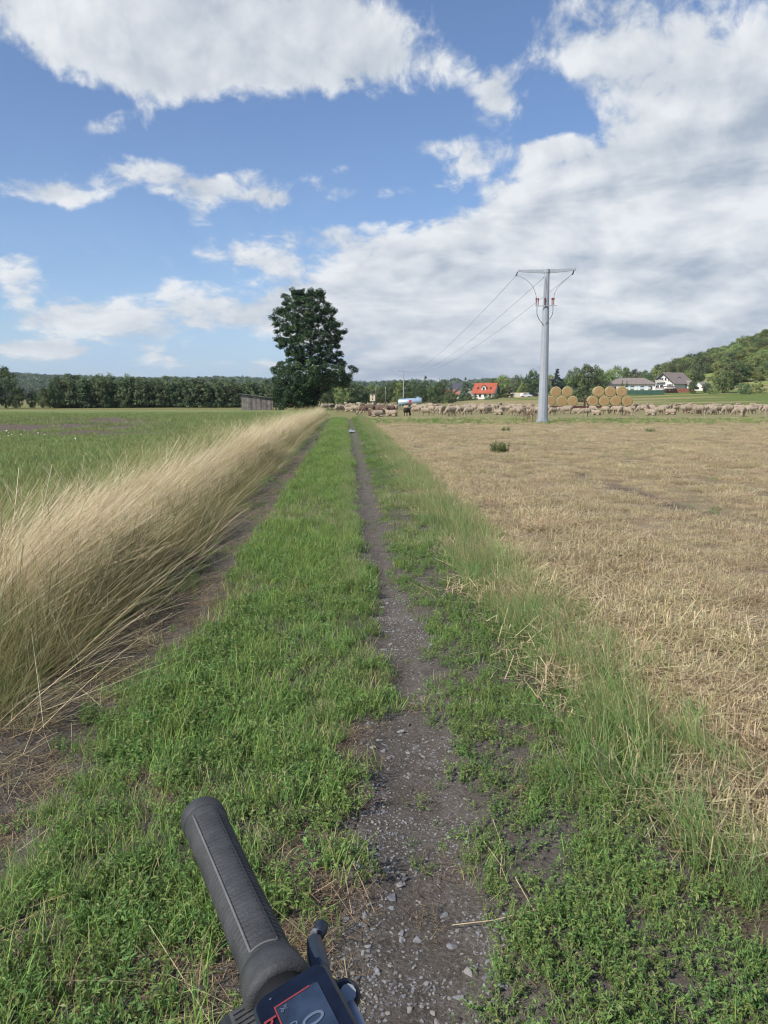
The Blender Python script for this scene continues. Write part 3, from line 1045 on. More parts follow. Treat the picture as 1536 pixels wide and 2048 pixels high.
def shell(r_, n, env, H, inner=.35, zlo=0.0):
    """clump centres inside a crown: env(t, az) gives the radius at height share t"""
    out = []
    while len(out) < n:
        t = r_.uniform(zlo, 1.0); a = r_.uniform(0, 2 * math.pi)
        rm = env(t, a)
        if rm <= 0 or r_.uniform() > rm / env.mx: continue
        q = r_.uniform(inner ** 2, 1) ** .5
        out.append((q * rm * math.cos(a), q * rm * math.sin(a), t * H))
    return np.array(out)


def make_env(prof):
    T = [p[0] for p in prof]; Rr = [p[1] for p in prof]
    def e(t, a):
        return float(np.interp(t, T, Rr)) * (1 + .18 * math.sin(3 * a + 5 * t) + .12 * math.sin(2 * a - 9 * t))
    e.mx = max(Rr) * 1.3
    return e


TREE_MESH = {}


def tree_proto(key, seed, H, prof, nclump, crad, per, leaf, pal, trunk_r, top=.85, nlimb=14, inner=.35, mat='leaf', flat=.75):
    r_ = np.random.default_rng(seed)
    env = make_env(prof)
    cen = shell(r_, nclump, env, H, inner, prof[0][0])
    cr = r_.uniform(.7, 1.3, nclump) * crad
    part = crown_part(r_, cen, cr, per, leaf, pal, flat)
    cm = mesh_of(key + '_crown', part, M[mat])
    mb = MB()
    sel = cen[r_.choice(len(cen), min(nlimb, len(cen)), replace=False)]
    limbs(mb, r_, (0, 0, H * top), trunk_r, sel)
    tm = mb.mesh(key + '_trunk', [M['bark']], True)
    TREE_MESH[key] = (tm, cm, H)


DK = [(4, (.090, .135, .070)), (3, (.122, .172, .082)), (2, (.15, .205, .092))]
MD = [(4, (.150, .208, .088)), (3, (.195, .255, .105)), (2, (.11, .165, .072))]
LT = [(4, (.235, .29, .105)), (3, (.285, .33, .125)), (2, (.175, .235, .085))]
OL = [(4, (.150, .180, .085)), (3, (.185, .21, .10)), (2, (.11, .14, .065))]
BL = [(4, (.042, .07, .066)), (3, (.06, .092, .084))]
YG = [(4, (.26, .29, .08)), (3, (.32, .33, .10)), (2, (.20, .23, .065))]
ROUND = [(.08, .20), (.2, .42), (.4, .50), (.6, .48), (.8, .36), (.93, .2), (1, .05)]
OVAL = [(.06, .16), (.2, .30), (.45, .36), (.7, .28), (.9, .14), (1, .04)]
BUSH = [(.0, .5), (.2, .62), (.45, .64), (.7, .52), (.9, .28), (1, .08)]
SLIM = [(.0, .15), (.08, .20), (.3, .21), (.6, .19), (.85, .12), (1, .03)]
CONE = [(.04, .26), (.15, .27), (.4, .20), (.7, .10), (.9, .04), (1, .015)]


def sc_prof(p, H): return [(t, r * H) for t, r in p]


for i in range(3):
    for nm, pal in (('dark', DK), ('mid', MD), ('light', LT), ('olive', OL)):
        if i == 2 and nm in ('olive',): continue
        tree_proto('round_%s_%d' % (nm, i), 700 + i * 7 + len(nm), 10, sc_prof(ROUND, 10), 115, 1.15, 46, .44, pal, .22)
    tree_proto('slim_%d' % i, 730 + i, 6.5, sc_prof(SLIM, 6.5), 90, .42, 26, .24, [(4, (.125, .175, .092)), (3, (.175, .23, .118)), (2, (.235, .285, .15))], .07, .9, 10, .2, flat=1.25)
    tree_proto('bush_%d' % i, 740 + i, 5, sc_prof(BUSH, 5), 60, .75, 40, .36, [MD, LT, OL][i], .09, .6, 10)
tree_proto('birch', 760, 10, sc_prof(OVAL, 10), 80, .85, 34, .34, OL, .14)
tree_proto('yellow', 761, 10, sc_prof(OVAL, 10), 70, .85, 34, .36, YG, .15)
tree_proto('spruce_dark', 765, 10, sc_prof(CONE, 10), 150, .55, 22, .34, DK, .16, .97, 20, .3, flat=.5)
tree_proto('spruce_blue', 766, 10, sc_prof(CONE, 10), 150, .55, 22, .34, BL, .16, .97, 20, .3, flat=.5)


def shade(key):
    for a, b in (('dark', 'dark green'), ('mid', 'mid green'), ('light', 'light green'), ('olive', 'olive green'), ('birch', 'feathery olive'), ('yellow', 'yellow green'),
                 ('bush_0', 'mid green'), ('bush_1', 'light green'), ('bush_2', 'olive green')):
        if a in key: return b


def plant(name, key, x, y, h, wid=1.0, rz=None, label=None, cat='tree', group=None, crown='crown'):
    tm, cm, H = TREE_MESH[key]
    o = empty(name, (x, y, hz1(x, y)), rz if rz is not None else random.uniform(0, 6.28))
    s = h / H
    o.scale = (s * wid, s * wid, s)
    link('trunk', tm, o); link(crown, cm, o)
    return tag(o, label, cat, group)


# --- the lone alder by the track
def alder():
    r_ = np.random.default_rng(77)
    base = gnd(620, 820)
    k = float(base[1]) / FPX / 3.84 * 1.0           # metres per outline step
    rows = [(90, 740, 890), (120, 700, 970), (160, 645, 975), (210, 635, 1010), (260, 590, 1065), (310, 550, 1050), (350, 575, 1090), (410, 580, 1150),
            (460, 580, 1100), (520, 600, 1080), (560, 655, 1110), (640, 600, 1130), (690, 550, 1215), (760, 560, 1165), (800, 555, 1150), (850, 550, 950), (900, 555, 915), (985, 590, 870)]
    tx = 845
    hgt = np.array([(990 - q[0]) * k for q in rows])[::-1]
    lf = np.array([(tx - q[1]) * k for q in rows])[::-1]
    rt = np.array([(q[2] - tx) * k for q in rows])[::-1]
    H = hgt[-1]
    def env(z, a):
        l_ = np.interp(z, hgt, lf); q = np.interp(z, hgt, rt)
        m_ = .5 * (l_ + q)
        c = math.cos(a)
        return m_ + (q - m_) * c if c > 0 else m_ + (l_ - m_) * -c
    cen = []
    while len(cen) < 1100:
        z = r_.uniform(.4, H - .55); a = r_.uniform(0, 2 * math.pi)
        rm = env(z, a)
        if r_.uniform() > rm / 7.0: continue
        q = r_.uniform(.10, 1) ** .5
        # tiers of boughs with lighter gaps between them above the lower third
        if z > 5.5 and (math.sin(z * 2.9 + 2.0 * math.sin(a * 1.0)) < -.45) and r_.uniform() < .6: continue
        cen.append((q * (rm - .45) * math.cos(a), q * (rm - .45) * math.sin(a), z))
    cen = np.array(cen)
    # fill the outline: boughs that reach the left and right edge
    for z, l_, q in zip(hgt, lf, rt):
        for s_, e in ((-1, l_), (1, q)):
            for _ in range(4):
                cen = np.concatenate([cen, [[s_ * (e - r_.uniform(.3, .9)), r_.normal(0, .7), min(z, H - .5) + r_.normal(0, .12)]]])
    cr = r_.uniform(.40, .85, len(cen)) * np.where(cen[:, 2] > 5.5, .80, 1.0)
    pal = [(4, (.036, .066, .030)), (3, (.048, .086, .036)), (2, (.066, .110, .044)), (.7, (.11, .16, .06))]
    part = crown_part(r_, cen, cr, 62, .20, pal, .70, .6)
    o = empty('alder_tree', (base[0] + .0, base[1], hz1(base[0], base[1])))
    mb = MB()
    limbs(mb, r_, (.25, 0, H * .93), .36, cen[r_.choice(len(cen), 70, replace=False)], .1)
    mb.build('trunk', M['bark'], o, smooth=True)
    link('crown', mesh_of('alder_crown', part, M['alder']), o)
    tag(o, 'tall dark green broadleaf tree standing alone at the end of the dry grass', 'tree')


alder()

# --- the dense plantation row behind the left meadow
nrow = 46
for row, (dy, nn, hs) in enumerate(((0, 50, 1.0), (2.2, 40, 1.06))):
    for i in range(nn):
        f = (i + random.uniform(-.3, .3)) / (nn - 1)
        u = 118 + f * (560 - 118)
        d = ray(u, 815)
        yy = 139 + f * 12 + dy + random.uniform(-.6, .6)
        xx = yy * d[0] / d[1]
        hh = (5.5 - .75 * f) * hs * random.uniform(.88, 1.08)
        plant('plantation_tree', 'slim_%d' % random.randrange(3), xx, yy, hh, random.uniform(1.15, 1.5), None,
              'slim upright tree in the dense green row behind the meadow', 'tree', 'trees of the dense plantation row')
for u, vt, wid, key in ((12, 735, 1.0, 'round_dark_0'), (34, 773, .9, 'round_dark_1'), (66, 780, .9, 'round_mid_0'), (-22, 752, 1.2, 'round_dark_2'), (88, 774, .8, 'round_mid_1'), (108, 762, .8, 'round_dark_1')):
    yy = 132 + random.uniform(0, 6); d = ray(u, 815); xx = yy * d[0] / d[1]
    hh = (at(u, vt, math.hypot(xx, yy))[2] - 0)
    plant('field_edge_tree', key, xx, yy, hh, wid * .75, None, shade(key) + ' bushy tree just past the end of the dense plantation row', 'tree', shade(key) + ' trees at the end of the plantation row')

# --- the tree belt beyond the flock: (u, v of the top, distance, key, width, name, label)
BELT = [
    (640, 757, 225, 'round_dark_0', 1.0, 0), (655, 762, 235, 'round_mid_1', 1.0, 0), (668, 759, 240, 'round_dark_2', 1.0, 0), (682, 768, 222, 'round_light_0', .7, 0),
    (683, 788, 200, 'bush_1', 1.0, 1), (703, 764, 240, 'round_dark_1', 1.1, 0), (718, 768, 245, 'round_mid_0', 1.0, 0), (733, 773, 250, 'round_olive_0', 1.0, 0),
    (748, 768, 255, 'round_light_1', .9, 0), (762, 774, 250, 'round_mid_2', .9, 0), (778, 767, 250, 'round_mid_1', 1.0, 0), (792, 764, 252, 'round_dark_0', .9, 0),
    (800, 761, 245, 'yellow', .7, 0), (812, 763, 262, 'round_dark_2', 1.1, 0), (826, 762, 258, 'round_dark_1', 1.1, 0), (793, 790, 228, 'bush_1', .9, 1), (840, 772, 250, 'round_dark_0', 1.0, 0),
    (820, 780, 240, 'bush_0', 1.1, 1), (851, 752, 262, 'spruce_dark', 1.0, 2), (862, 772, 250, 'round_mid_0', 1.0, 0), (878, 766, 250, 'round_dark_2', .8, 0), (886, 756, 250, 'birch', .95, 0),
    (872, 790, 225, 'bush_2', 1.0, 1), (903, 768, 235, 'spruce_dark', .9, 2), (898, 782, 225, 'bush_0', 1.0, 1), (931, 755, 285, 'spruce_dark', 1.0, 2), (918, 788, 262, 'bush_0', 1.2, 1),
    (935, 789, 268, 'bush_2', 1.1, 1), (948, 793, 270, 'bush_0', .9, 1), (975, 793, 272, 'bush_0', 1.0, 1), (990, 791, 276, 'bush_2', 1.0, 1),
    (985, 757, 335, 'round_mid_0', .9, 0), (1006, 749, 325, 'round_light_0', .75, 0), (1002, 774, 300, 'round_light_1', .8, 0), (1016, 772, 300, 'bush_2', 1.0, 1), (1036, 748, 320, 'birch', 1.0, 0),
    (1046, 766, 310, 'round_light_2', .8, 0), (1066, 741, 318, 'round_dark_1', .8, 0), (1060, 768, 308, 'round_dark_0', .8, 0), (1101, 746, 345, 'yellow', .8, 0), (1115, 735, 320, 'spruce_blue', 1.0, 3),
    (1090, 768, 305, 'round_dark_2', .8, 0), (1130, 756, 322, 'round_mid_1', .7, 0), (1152, 736, 290, 'round_mid_0', .75, 0), (1178, 727, 292, 'round_olive_0', .80, 0), (1200, 738, 300, 'round_mid_2', .7, 0),
    (1166, 769, 215, 'bush_2', 1.05, 1), (1150, 780, 220, 'bush_0', 1.0, 1), (1190, 776, 222, 'bush_0', .9, 1),
    (1214, 742, 360, 'round_light_0', .8, 0), (1232, 732, 380, 'round_light_1', .8, 0), (1252, 736, 390, 'round_light_2', .8, 0), (1272, 738, 385, 'round_olive_1', .8, 0), (1292, 741, 380, 'round_mid_1', .8, 0), (1310, 736, 390, 'round_light_0', .8, 0),
    (1204, 752, 330, 'round_mid_0', .7, 0), (1286, 752, 340, 'round_mid_2', .7, 0), (1300, 748, 350, 'round_dark_0', .6, 0),
    (1352, 714, 370, 'birch', 1.1, 0), (1338, 722, 375, 'round_olive_0', .7, 0), (1370, 722, 365, 'round_olive_1', .7, 0), (1401, 705, 410, 'round_dark_0', .62, 4), (1380, 736, 360, 'round_light_1', .7, 0),
    (1387, 762, 272, 'round_dark_1', .75, 0), (1450, 741, 275, 'round_mid_2', .95, 0), (1490, 764, 268, 'bush_0', .9, 1), (1515, 762, 275, 'bush_1', 1.0, 1), (1415, 765, 280, 'bush_2', .8, 1),
    (1425, 772, 270, 'bush_1', .8, 1), (1245, 760, 282, 'spruce_dark', .7, 2), (1254, 762, 284, 'spruce_dark', .75, 2),
]
LBL = {0: ('belt_tree', 'leafy broadleaf tree in the belt beyond the flock', 'tree', 'broadleaf trees beyond the flock'),
       1: ('field_shrub', 'low rounded shrub at the foot of the trees beyond the flock', 'shrub', 'shrubs beyond the flock'),
       2: ('spruce_tree', 'dark pointed conifer rising among the trees and houses', 'tree', 'dark conifers beyond the flock'),
       3: ('blue_spruce', 'bluish green conifer beside the tall grey power pole', 'tree', None),
       4: ('hilltop_tree', 'small dark round tree standing out on the skyline above the white house', 'tree', None)}


for u, vt, dist, key, wid, k in BELT:
    p = at(u, vt, dist)
    g = hz1(p[0], p[1])
    nm, lb, ct, gr = LBL[k]
    if k < 2: lb = shade(key) + ' ' + lb; gr = shade(key) + ' ' + gr
    plant(nm, key, p[0], p[1], max(2.0, p[2] - g), wid, None, lb, ct, gr)

# --- trees and bushes over the hillside
HK = ['round_light_0', 'round_light_1', 'round_light_2', 'round_mid_0', 'round_light_0', 'round_olive_0', 'yellow', 'round_light_1', 'bush_0', 'bush_1', 'bush_2']
cnt = 0
hr = np.random.default_rng(5)
while cnt < 230:
    u = hr.uniform(1320, 1600); dist = hr.uniform(330, 600)
    p = at(u, 760, dist)
    zz = hz1(p[0], p[1])
    uu, vv = proj(np.array([p[0]]), np.array([p[1]]), np.array([zz]))
    if zz < 5: continue
    # the lower slope is open meadow with scattered bushes, the top is wooded
    wood = sstep(10, 22, zz)
    if hr.uniform() > .12 + .88 * wood: continue
    if fbm(p[0] / 30, p[1] / 30, 88) < .36: continue
    key = HK[hr.integers(0, 8)] if hr.uniform() < wood * .8 else HK[hr.integers(0, 11)]
    hh = hr.uniform(5.5, 9.5) if (not key.startswith('bush')) else hr.uniform(2.5, 5)
    plant('hillside_tree' if (not key.startswith('bush')) else 'hillside_bush', key, p[0], p[1], hh, hr.uniform(1.0, 1.4), None,
          shade(key) + (' leafy tree on the wooded hillside behind the white house' if (not key.startswith('bush')) else ' low bush on the open grassy hillside slope'),
          'tree' if (not key.startswith('bush')) else 'bush', shade(key) + (' trees on the hillside' if (not key.startswith('bush')) else ' bushes on the hillside'))
    cnt += 1


# --- the far wooded ridges
def ridges():
    n = 240
    azs = np.linspace(R(-48), R(40), n)
    prof = np.interp(np.degrees(azs), [-48, -30, -26, -20, -14, -8, -2, 2, 6, 12, 20, 40], [50, 54, 50, 42, 38, 42, 34, 30, 36, 40, 30, 25])
    prof = prof * (1 + .10 * (fbm(azs * 14, azs * 0 + 2, 4) - .5))
    rad = np.array([1250, 1500, 1750, 2000, 2300])
    hsh = np.array([0, .45, .85, 1.0, .6])
    V = np.zeros((n, 5, 3))
    for j in range(5):
        h = prof * hsh[j]
        V[:, j, 0] = np.sin(azs) * rad[j]; V[:, j, 1] = np.cos(azs) * rad[j]; V[:, j, 2] = h - (3 if j == 0 else 0)
    i = (np.arange(n - 1)[:, None] * 5 + np.arange(4)[None, :])
    F = np.stack([i, i + 5, i + 6, i + 1], -1).reshape(-1, 4)
    me = new_mesh('hills', V.reshape(-1, 3), F, [mat_plain('hill_grass', (.12, .16, .055), .95, .3, .008)], True)
    tag(link('hills', me), 'low distant hills with fields and forest', None, None, 'structure')
    r_ = np.random.default_rng(9)
    N = 5200
    a = r_.uniform(R(-48), R(40), N); f = r_.uniform(.25, 4, N)
    j = np.minimum(f.astype(int), 3); w = f - j
    rd = rad[j] * (1 - w) + rad[j + 1] * w
    hh = np.interp(a, azs, prof) * (hsh[j] * (1 - w) + hsh[j + 1] * w)
    x = np.sin(a) * rd; y = np.cos(a) * rd
    keep = fbm(x / 260, y / 160, 3) > .40
    x, y, hh = x[keep], y[keep], hh[keep]
    r2 = np.random.default_rng(11)
    lump = []
    for s in range(3):
        cen = r2.normal(size=(26, 3)) * [4.5, 4.5, 2.2] + [0, 0, 6]
        lump.append(mesh_of('forest_lump', crown_part(r2, cen, np.full(26, 3.0), 16, 2.2, DK, .8), M['leaf']))
    c = proto_collection('forest_piece', lump)
    m = len(x)
    scatter('far_forest', c, np.stack([x, y, hh - 2], -1), np.stack([np.zeros(m), np.zeros(m), r_.uniform(0, 6.28, m)], -1), r_.uniform(1.0, 1.7, m), r_.integers(0, 3, m), 'distant forest covering the far ridges')


ridges()

# ------------------------------------------------------------------ power line
pb = gnd(1085, 845)
POLE = (float(pb[0]), float(pb[1]))
POLE_H = float(at(1092, 541, math.hypot(*POLE))[2])
fp_d = 238.0
fpp = at(807, 803, fp_d)
FAR = (float(fpp[0]), float(fpp[1]))
FAR_Z = hz1(*FAR)
FAR_H = float(at(807, 742, fp_d)[2]) - FAR_Z
LINE_AZ = math.atan2(FAR[0] - POLE[0], FAR[1] - POLE[1])


def insulator_mesh(name='insulator', h=.22, r0=.035):
    mb = MB()
    n = 5
    pts = []; rr_ = []
    for i in range(n):
        z = h * i / n
        pts += [(0, 0, z), (0, 0, z + h / n * .45), (0, 0, z + h / n * .55)]
        rr_ += [r0 * .55, r0, r0 * .55]
    mb.tube(pts, rr_, 8)
    return mb.mesh(name, [M['insul']], True)


INS = insulator_mesh()


def power_pole():
    o = empty('power_pole', (*POLE, hz1(*POLE) - .02), -LINE_AZ * .0 + R(-12))
    H = POLE_H
    mb = MB(); n = 12
    ks = [(-.4, .345), (0, .335), (H * .5, .25), (H - .12, .165)]
    mb.tube([(0, 0, z) for z, _ in ks], [r for _, r in ks], n)
    shaft = mb.build('shaft', M['pole'], o)
    MB().tube([(0, 0, -.1), (0, 0, .22)], [.42, .40], 12).build('foot_collar', M['pole'], shaft)
    arm = 1.78
    mb = MB()
    for s in (-1, 1):
        mb.loft([[(s * .10, -.07, H - .16), (s * .10, .07, H - .16), (s * .10, .07, H + .07), (s * .10, -.07, H + .07)],
                 [(s * arm, -.05, H - .02), (s * arm, .05, H - .02), (s * arm, .05, H + .10), (s * arm, -.05, H + .10)]])
    ca = mb.build('cross_arm', M['pole'], o)
    MB().tube([(0, 0, H - .13), (0, 0, H + .09)], [.19, .19], 12).build('pole_cap', M['pole'], ca)
    for x in (-arm + .08, -.27, .27, arm - .08):
        MB().tube([(x, 0, H + .06), (x, 0, H + .19)], [.035, .02], 6).build('arm_pin', M['steel'], ca)
    # jumper cables and cable heads on the lower bracket
    zb = H - 2.05
    mb = MB()
    mb.box((0, -.26, zb - .12), (1.30, .05, .05))
    mb.box((0, -.12, zb - .12), (.08, .30, .06))
    br = mb.build('bracket', M['steel'], o)
    for x in (-.62, -.50, -.10, .36, .46):
        link('insulator', INS, br, (x, -.26, zb - .08), (0, 0, 0), (1.3, 1.3, 1.6))
        MB().tube([(x, -.26, zb + .24), (x, -.26, zb + .36)], [.05, .05], 8).build('terminal', M['insul'], br)
    def cable(pts, r=.016):
        mb = MB(); P = [Vector(p) for p in pts]; out = []
        for i in range(len(P) - 1):
            for k in range(6):
                t = k / 6
                p0 = P[max(i - 1, 0)]; p1 = P[i]; p2 = P[i + 1]; p3 = P[min(i + 2, len(P) - 1)]
                out.append(.5 * ((2 * p1) + (-p0 + p2) * t + (2 * p0 - 5 * p1 + 4 * p2 - p3) * t * t + (-p0 + 3 * p1 - 3 * p2 + p3) * t ** 3))
        out.append(P[-1])
        mb.tube(out, r, 5)
        return mb.build('jumper_cable', M['wire'], o, smooth=True)
    cable([(-arm - .05, .10, H - .22), (-1.25, -.1, H - .55), (-.85, -.24, H - 1.0), (-.66, -.26, H - 1.45), (-.62, -.26, zb + .36)])
    cable([(arm - .18, .10, H - .18), (1.15, -.1, H - .60), (.70, -.22, H - 1.05), (.50, -.26, H - 1.4), (.46, -.26, zb + .36)])
    cable([(-.06, -.16, H - .35), (-.10, -.25, H - .8), (-.11, -.27, H - 1.3), (-.10, -.26, zb + .36)])
    cable([(-.56, -.26, zb - .10), (-.55, -.26, zb - .6), (-.40, -.24, zb - .95), (-.12, -.20, zb - 1.30), (0, -.19, zb - 1.5)], .024)
    cable([(.41, -.26, zb - .10), (.42, -.26, zb - .5), (.32, -.24, zb - .8), (.08, -.22, zb - 1.1), (0, -.2, zb - 1.3)], .024)
    for x, y_ in ((-arm - .03, .06), (arm - .12, .06), (-.05, .2)):
        MB().tube([(x, y_ - .05, H - .02 if abs(x) > 1 else H - .2), (x - .10 * (1 if x < 0 else .8), y_ + .12, H - .24 if abs(x) > 1 else H - .36)], [.035, .05], 7).build('strain_insulator', M['wire'], o)
    tag(o, 'tall tapered light grey power pole with a cross arm standing in the stubble', 'power pole')


power_pole()


def far_pole():
    o = empty('power_pole', (*FAR, FAR_Z), R(-6))
    H = FAR_H
    MB().tube([(0, 0, -.3), (0, 0, H)], [.20, .13], 8).build('shaft', M['pole'], o)
    ca = MB().box((0, 0, H - .08), (3.3, .12, .12)).build('cross_arm', M['pole'], o)
    for x in (-1.55, -.4, .4, 1.55):
        link('insulator', INS, ca, (x, 0, H - .02), scale=(1.4, 1.4, 1.4))
    tag(o, 'thin distant power pole with a cross arm behind the water tank', 'power pole')


far_pole()


def wires():
    ca, sa = math.cos(R(-12)), math.sin(R(-12))
    for k, (x1, x2, dz) in enumerate(((-1.86, -1.55, -.24), (-.10, 0, -.36), (1.62, 1.55, -.22))):
        A = Vector((POLE[0] + x1 * ca, POLE[1] + x1 * sa + .15, hz1(*POLE) + POLE_H + dz))
        Bp = Vector((FAR[0] + x2, FAR[1], FAR_Z + FAR_H + .2))
        pts = []
        for i in range(25):
            t = i / 24
            p = A.lerp(Bp, t); p.z -= 2.6 * 4 * t * (1 - t)
            pts.append(p - A)
        o = MB().tube(pts, .011, 5).build('overhead_wire', M['wire'], None, A, smooth=True)
        tag(o, ['overhead wire running from the outer left end of the grey pole arm', 'overhead wire running from the shaft top of the grey pole', 'overhead wire running from the right end of the grey pole arm'][k], 'wire')


wires()
M['wood'] = mat_plain('weathered_wood', (.17, .15, .135), .9, .35, 3, .5, bscale=14)
for u, vt, dist, lb in ((752, 777, 222, 'slender grey pole standing right beside the raised hide'), (771, 776, 205, 'slender brown pole between the raised hide and the water tank')):
    p = at(u, 806, dist); g = hz1(p[0], p[1]); h = float(at(u, vt, dist)[2]) - g
    o = empty('slender_pole', (p[0], p[1], g))
    MB().tube([(0, 0, -.2), (0, 0, h * .5), (0, 0, h)], [.13, .115, .09], 8).build('shaft', M['wood'], o, smooth=True)
    MB().tube([(0, 0, h), (0, 0, h + .12)], [.11, .05], 8).build('cap', M['steel'], o)
    tag(o, lb, 'pole')


# ------------------------------------------------------------------ raised hide
def hide():
    p = at(745, 808, 205); g = hz1(p[0], p[1])
    o = empty('raised_hide', (p[0], p[1], g), R(-3))
    cream = mat_plain('cream_panel', srgb(208, 196, 172), .8, .1, 2)
    dark = mat_plain('dark_opening', (.02, .02, .02), .8, .1, 2)
    bx = MB().box((0, 0, 1.85), (1.35, 1.2, 1.75)).build('cabin', cream, o, bevel=.01)
    MB().box((0, -.0, 2.78), (1.5, 1.4, .08), (R(4), 0, 0)).build('roof', M['wood'], o)
    MB().box((.05, -.615, 2.42), (.36, .04, .26)).build('window', dark, bx)
    MB().box((.0, -.615, 1.45), (.30, .04, .36)).build('hatch', mat_plain('hatch_brown', (.12, .07, .045), .8, .2, 3), bx)
    MB().box((-.0, -.612, 1.95), (.55, .03, .5)).build('panel', mat_plain('panel_tan', srgb(190, 160, 130), .8, .1, 3), bx)
    for x in (-.55, .55):
        for y in (-.5, .5):
            MB().box((x, y, .48), (.09, .09, .98)).build('leg', M['wood'], o)
    MB().box((.08, -.2, .5), (.34, .3, 1.0)).build('ladder_box', cream, o)
    tag(o, 'cream boxy raised hide on legs in front of the far trees', 'hide')


hide()


# ------------------------------------------------------------------ water tank on wheels
def wheel_part(parent, loc, r, w, axis='y'):
    e = empty('wheel', loc); e.parent = parent
    def ring(prof):
        mb = MB(); n = 20; rings = []
        for k in range(n + 1):
            t = 2 * math.pi * k / n
            rings.append([(math.cos(t) * q, h, math.sin(t) * q) for q, h in prof])
        return mb.loft(rings, closed_ends=False)
    ring([(r * .62, -w / 2), (r * .93, -w / 2), (r, -w * .3), (r, w * .3), (r * .93, w / 2), (r * .62, w / 2)]).build('tyre', M['darkrub'], e, smooth=True)
    MB().tube([(0, -w * .38, 0), (0, w * .38, 0)], [r * .62, r * .62], 16).build('rim', M['rimred'] if 'rimred' in M else M['steel'], e)
    return e


M['rimred'] = mat_plain('rim_red', (.16, .03, .025), .5, .2, 4)
M['redframe'] = mat_plain('chassis_red', (.085, .018, .018), .6, .3, 4)
M['tank'] = mat_plain('tank_metal', srgb(170, 190, 205), .35, .10, 1.2, .03, .35)


def tanker():
    p = gnd(820, 815)
    o = empty('water_tank_trailer', (p[0], p[1], hz1(p[0], p[1])), R(-6))
    mb = MB(); n = 20; rings = []
    for x, s in ((-2.12, .55), (-2.08, .86), (-1.95, 1.0), (1.95, 1.0), (2.08, .86), (2.12, .55)):
        rings.append([(x, math.cos(2 * math.pi * k / n) * .78 * s, 1.16 + x * .06 + math.sin(2 * math.pi * k / n) * .62 * s) for k in range(n)])
    b = mb.loft(rings).build('tank', M['tank'], o, smooth=True)
    MB().tube([(1.45, 0, 1.80), (1.45, 0, 2.02), (1.45, 0, 2.06)], [.30, .30, .22], 12).build('filler_dome', M['tank'], b)
    for x in (-1.5, 1.3):
        MB().box((x, 0, .56 + x * .05), (.16, 1.3, .34)).build('saddle', M['steel'], o)
    MB().box((0, 0, .44), (4.3, .7, .14)).build('frame', M['steel'], o)
    # red round mark with two letters' worth of strokes on the flank
    red = mat_plain('mark_red', (.45, .06, .09), .5, .1, 2)
    mb = MB()
    mb.tube([(0, -.795, 1.12), (0, -.83, 1.12)], [.24, .24], 16)
    mb.box((-.02, -.80, .80), (.8, .03, .16))
    mb.box((.05, -.76, 1.42), (.5, .03, .12), (R(-25), 0, 0))
    mb.build('flank_mark', red, b)
    wheel_part(o, (-.1, -.75, .38), .38, .24); wheel_part(o, (-.1, .75, .38), .38, .24)
    mb = MB(); mb.tube([(2.1, .3, .45), (3.3, 0, .42)], .05, 6); mb.tube([(2.1, -.3, .45), (3.3, 0, .42)], .05, 6)
    mb.tube([(3.2, 0, -.02), (3.2, 0, .5)], .035, 6)
    mb.build('drawbar', mat_plain('drawbar_rust', (.25, .12, .05), .7, .3, 5), o)
    mb = MB(); mb.tube([(2.0, 0, 1.4), (2.5, 0, .9), (2.7, 0, .45)], .05, 6); mb.build('hose', M['wire'], o, smooth=True)
    tag(o, 'pale blue grey metal water tank trailer with a red mark behind the sheep', 'tank trailer')


tanker()

# ------------------------------------------------------------------ bale trailers
BALE_R, BALE_W = .66, 1.2


def bale_mats():
    out = []
    for nm, face in (('side', False), ('face', True)):
        m = bpy.data.materials.new('straw_bale_' + nm); m.use_nodes = True
        t = m.node_tree; X.tree = t; b = t.nodes['Principled BSDF']; b.inputs['Roughness'].default_value = .9
        tc = t.nodes.new('ShaderNodeTexCoord'); sp = t.nodes.new('ShaderNodeSeparateXYZ'); t.links.new(tc.outputs['Object'], sp.inputs[0])
        x, y, z = (X(sp.outputs[i]) for i in range(3))
        oi = t.nodes.new('ShaderNodeObjectInfo'); rd = X(oi.outputs['Random'])
        rad = X.m('SQRT', x * x + z * z)
        if face:
            nz_ = xnoise(xcomb(x, z, rd * 20), 5, 5, .65)
            sw = xnoise(xcomb(rad * 9 + nz_ * 1.6, rd * 40, nz_), 2.0, 4, .6)
            c = xmix(sw.step(.35, .65), (.19, .13, .06), (.35, .265, .13))
            c = xmix((nz_ - rad * .5).step(.30, .42) * .7, c, (.30, .16, .06))
            c = xmix(rad.step(.58, .67) * .6, c, (.44, .38, .19))
        else:
            n_ = xnoise(xcomb(x, y * .15, z), 22, 4, .6)
            c = xmix(n_.step(.35, .65), (.25, .19, .09), (.42, .34, .17))
        t.links.new(c, b.inputs['Base Color'])
        bp = t.nodes.new('ShaderNodeBump'); bp.inputs['Strength'].default_value = .7; bp.inputs['Distance'].default_value = .03
        t.links.new(xnoise(tc.outputs['Object'], 30, 5, .7).s, bp.inputs['Height']); t.links.new(bp.outputs[0], b.inputs['Normal'])
        out.append(m)
    return out


BM_ = bale_mats()


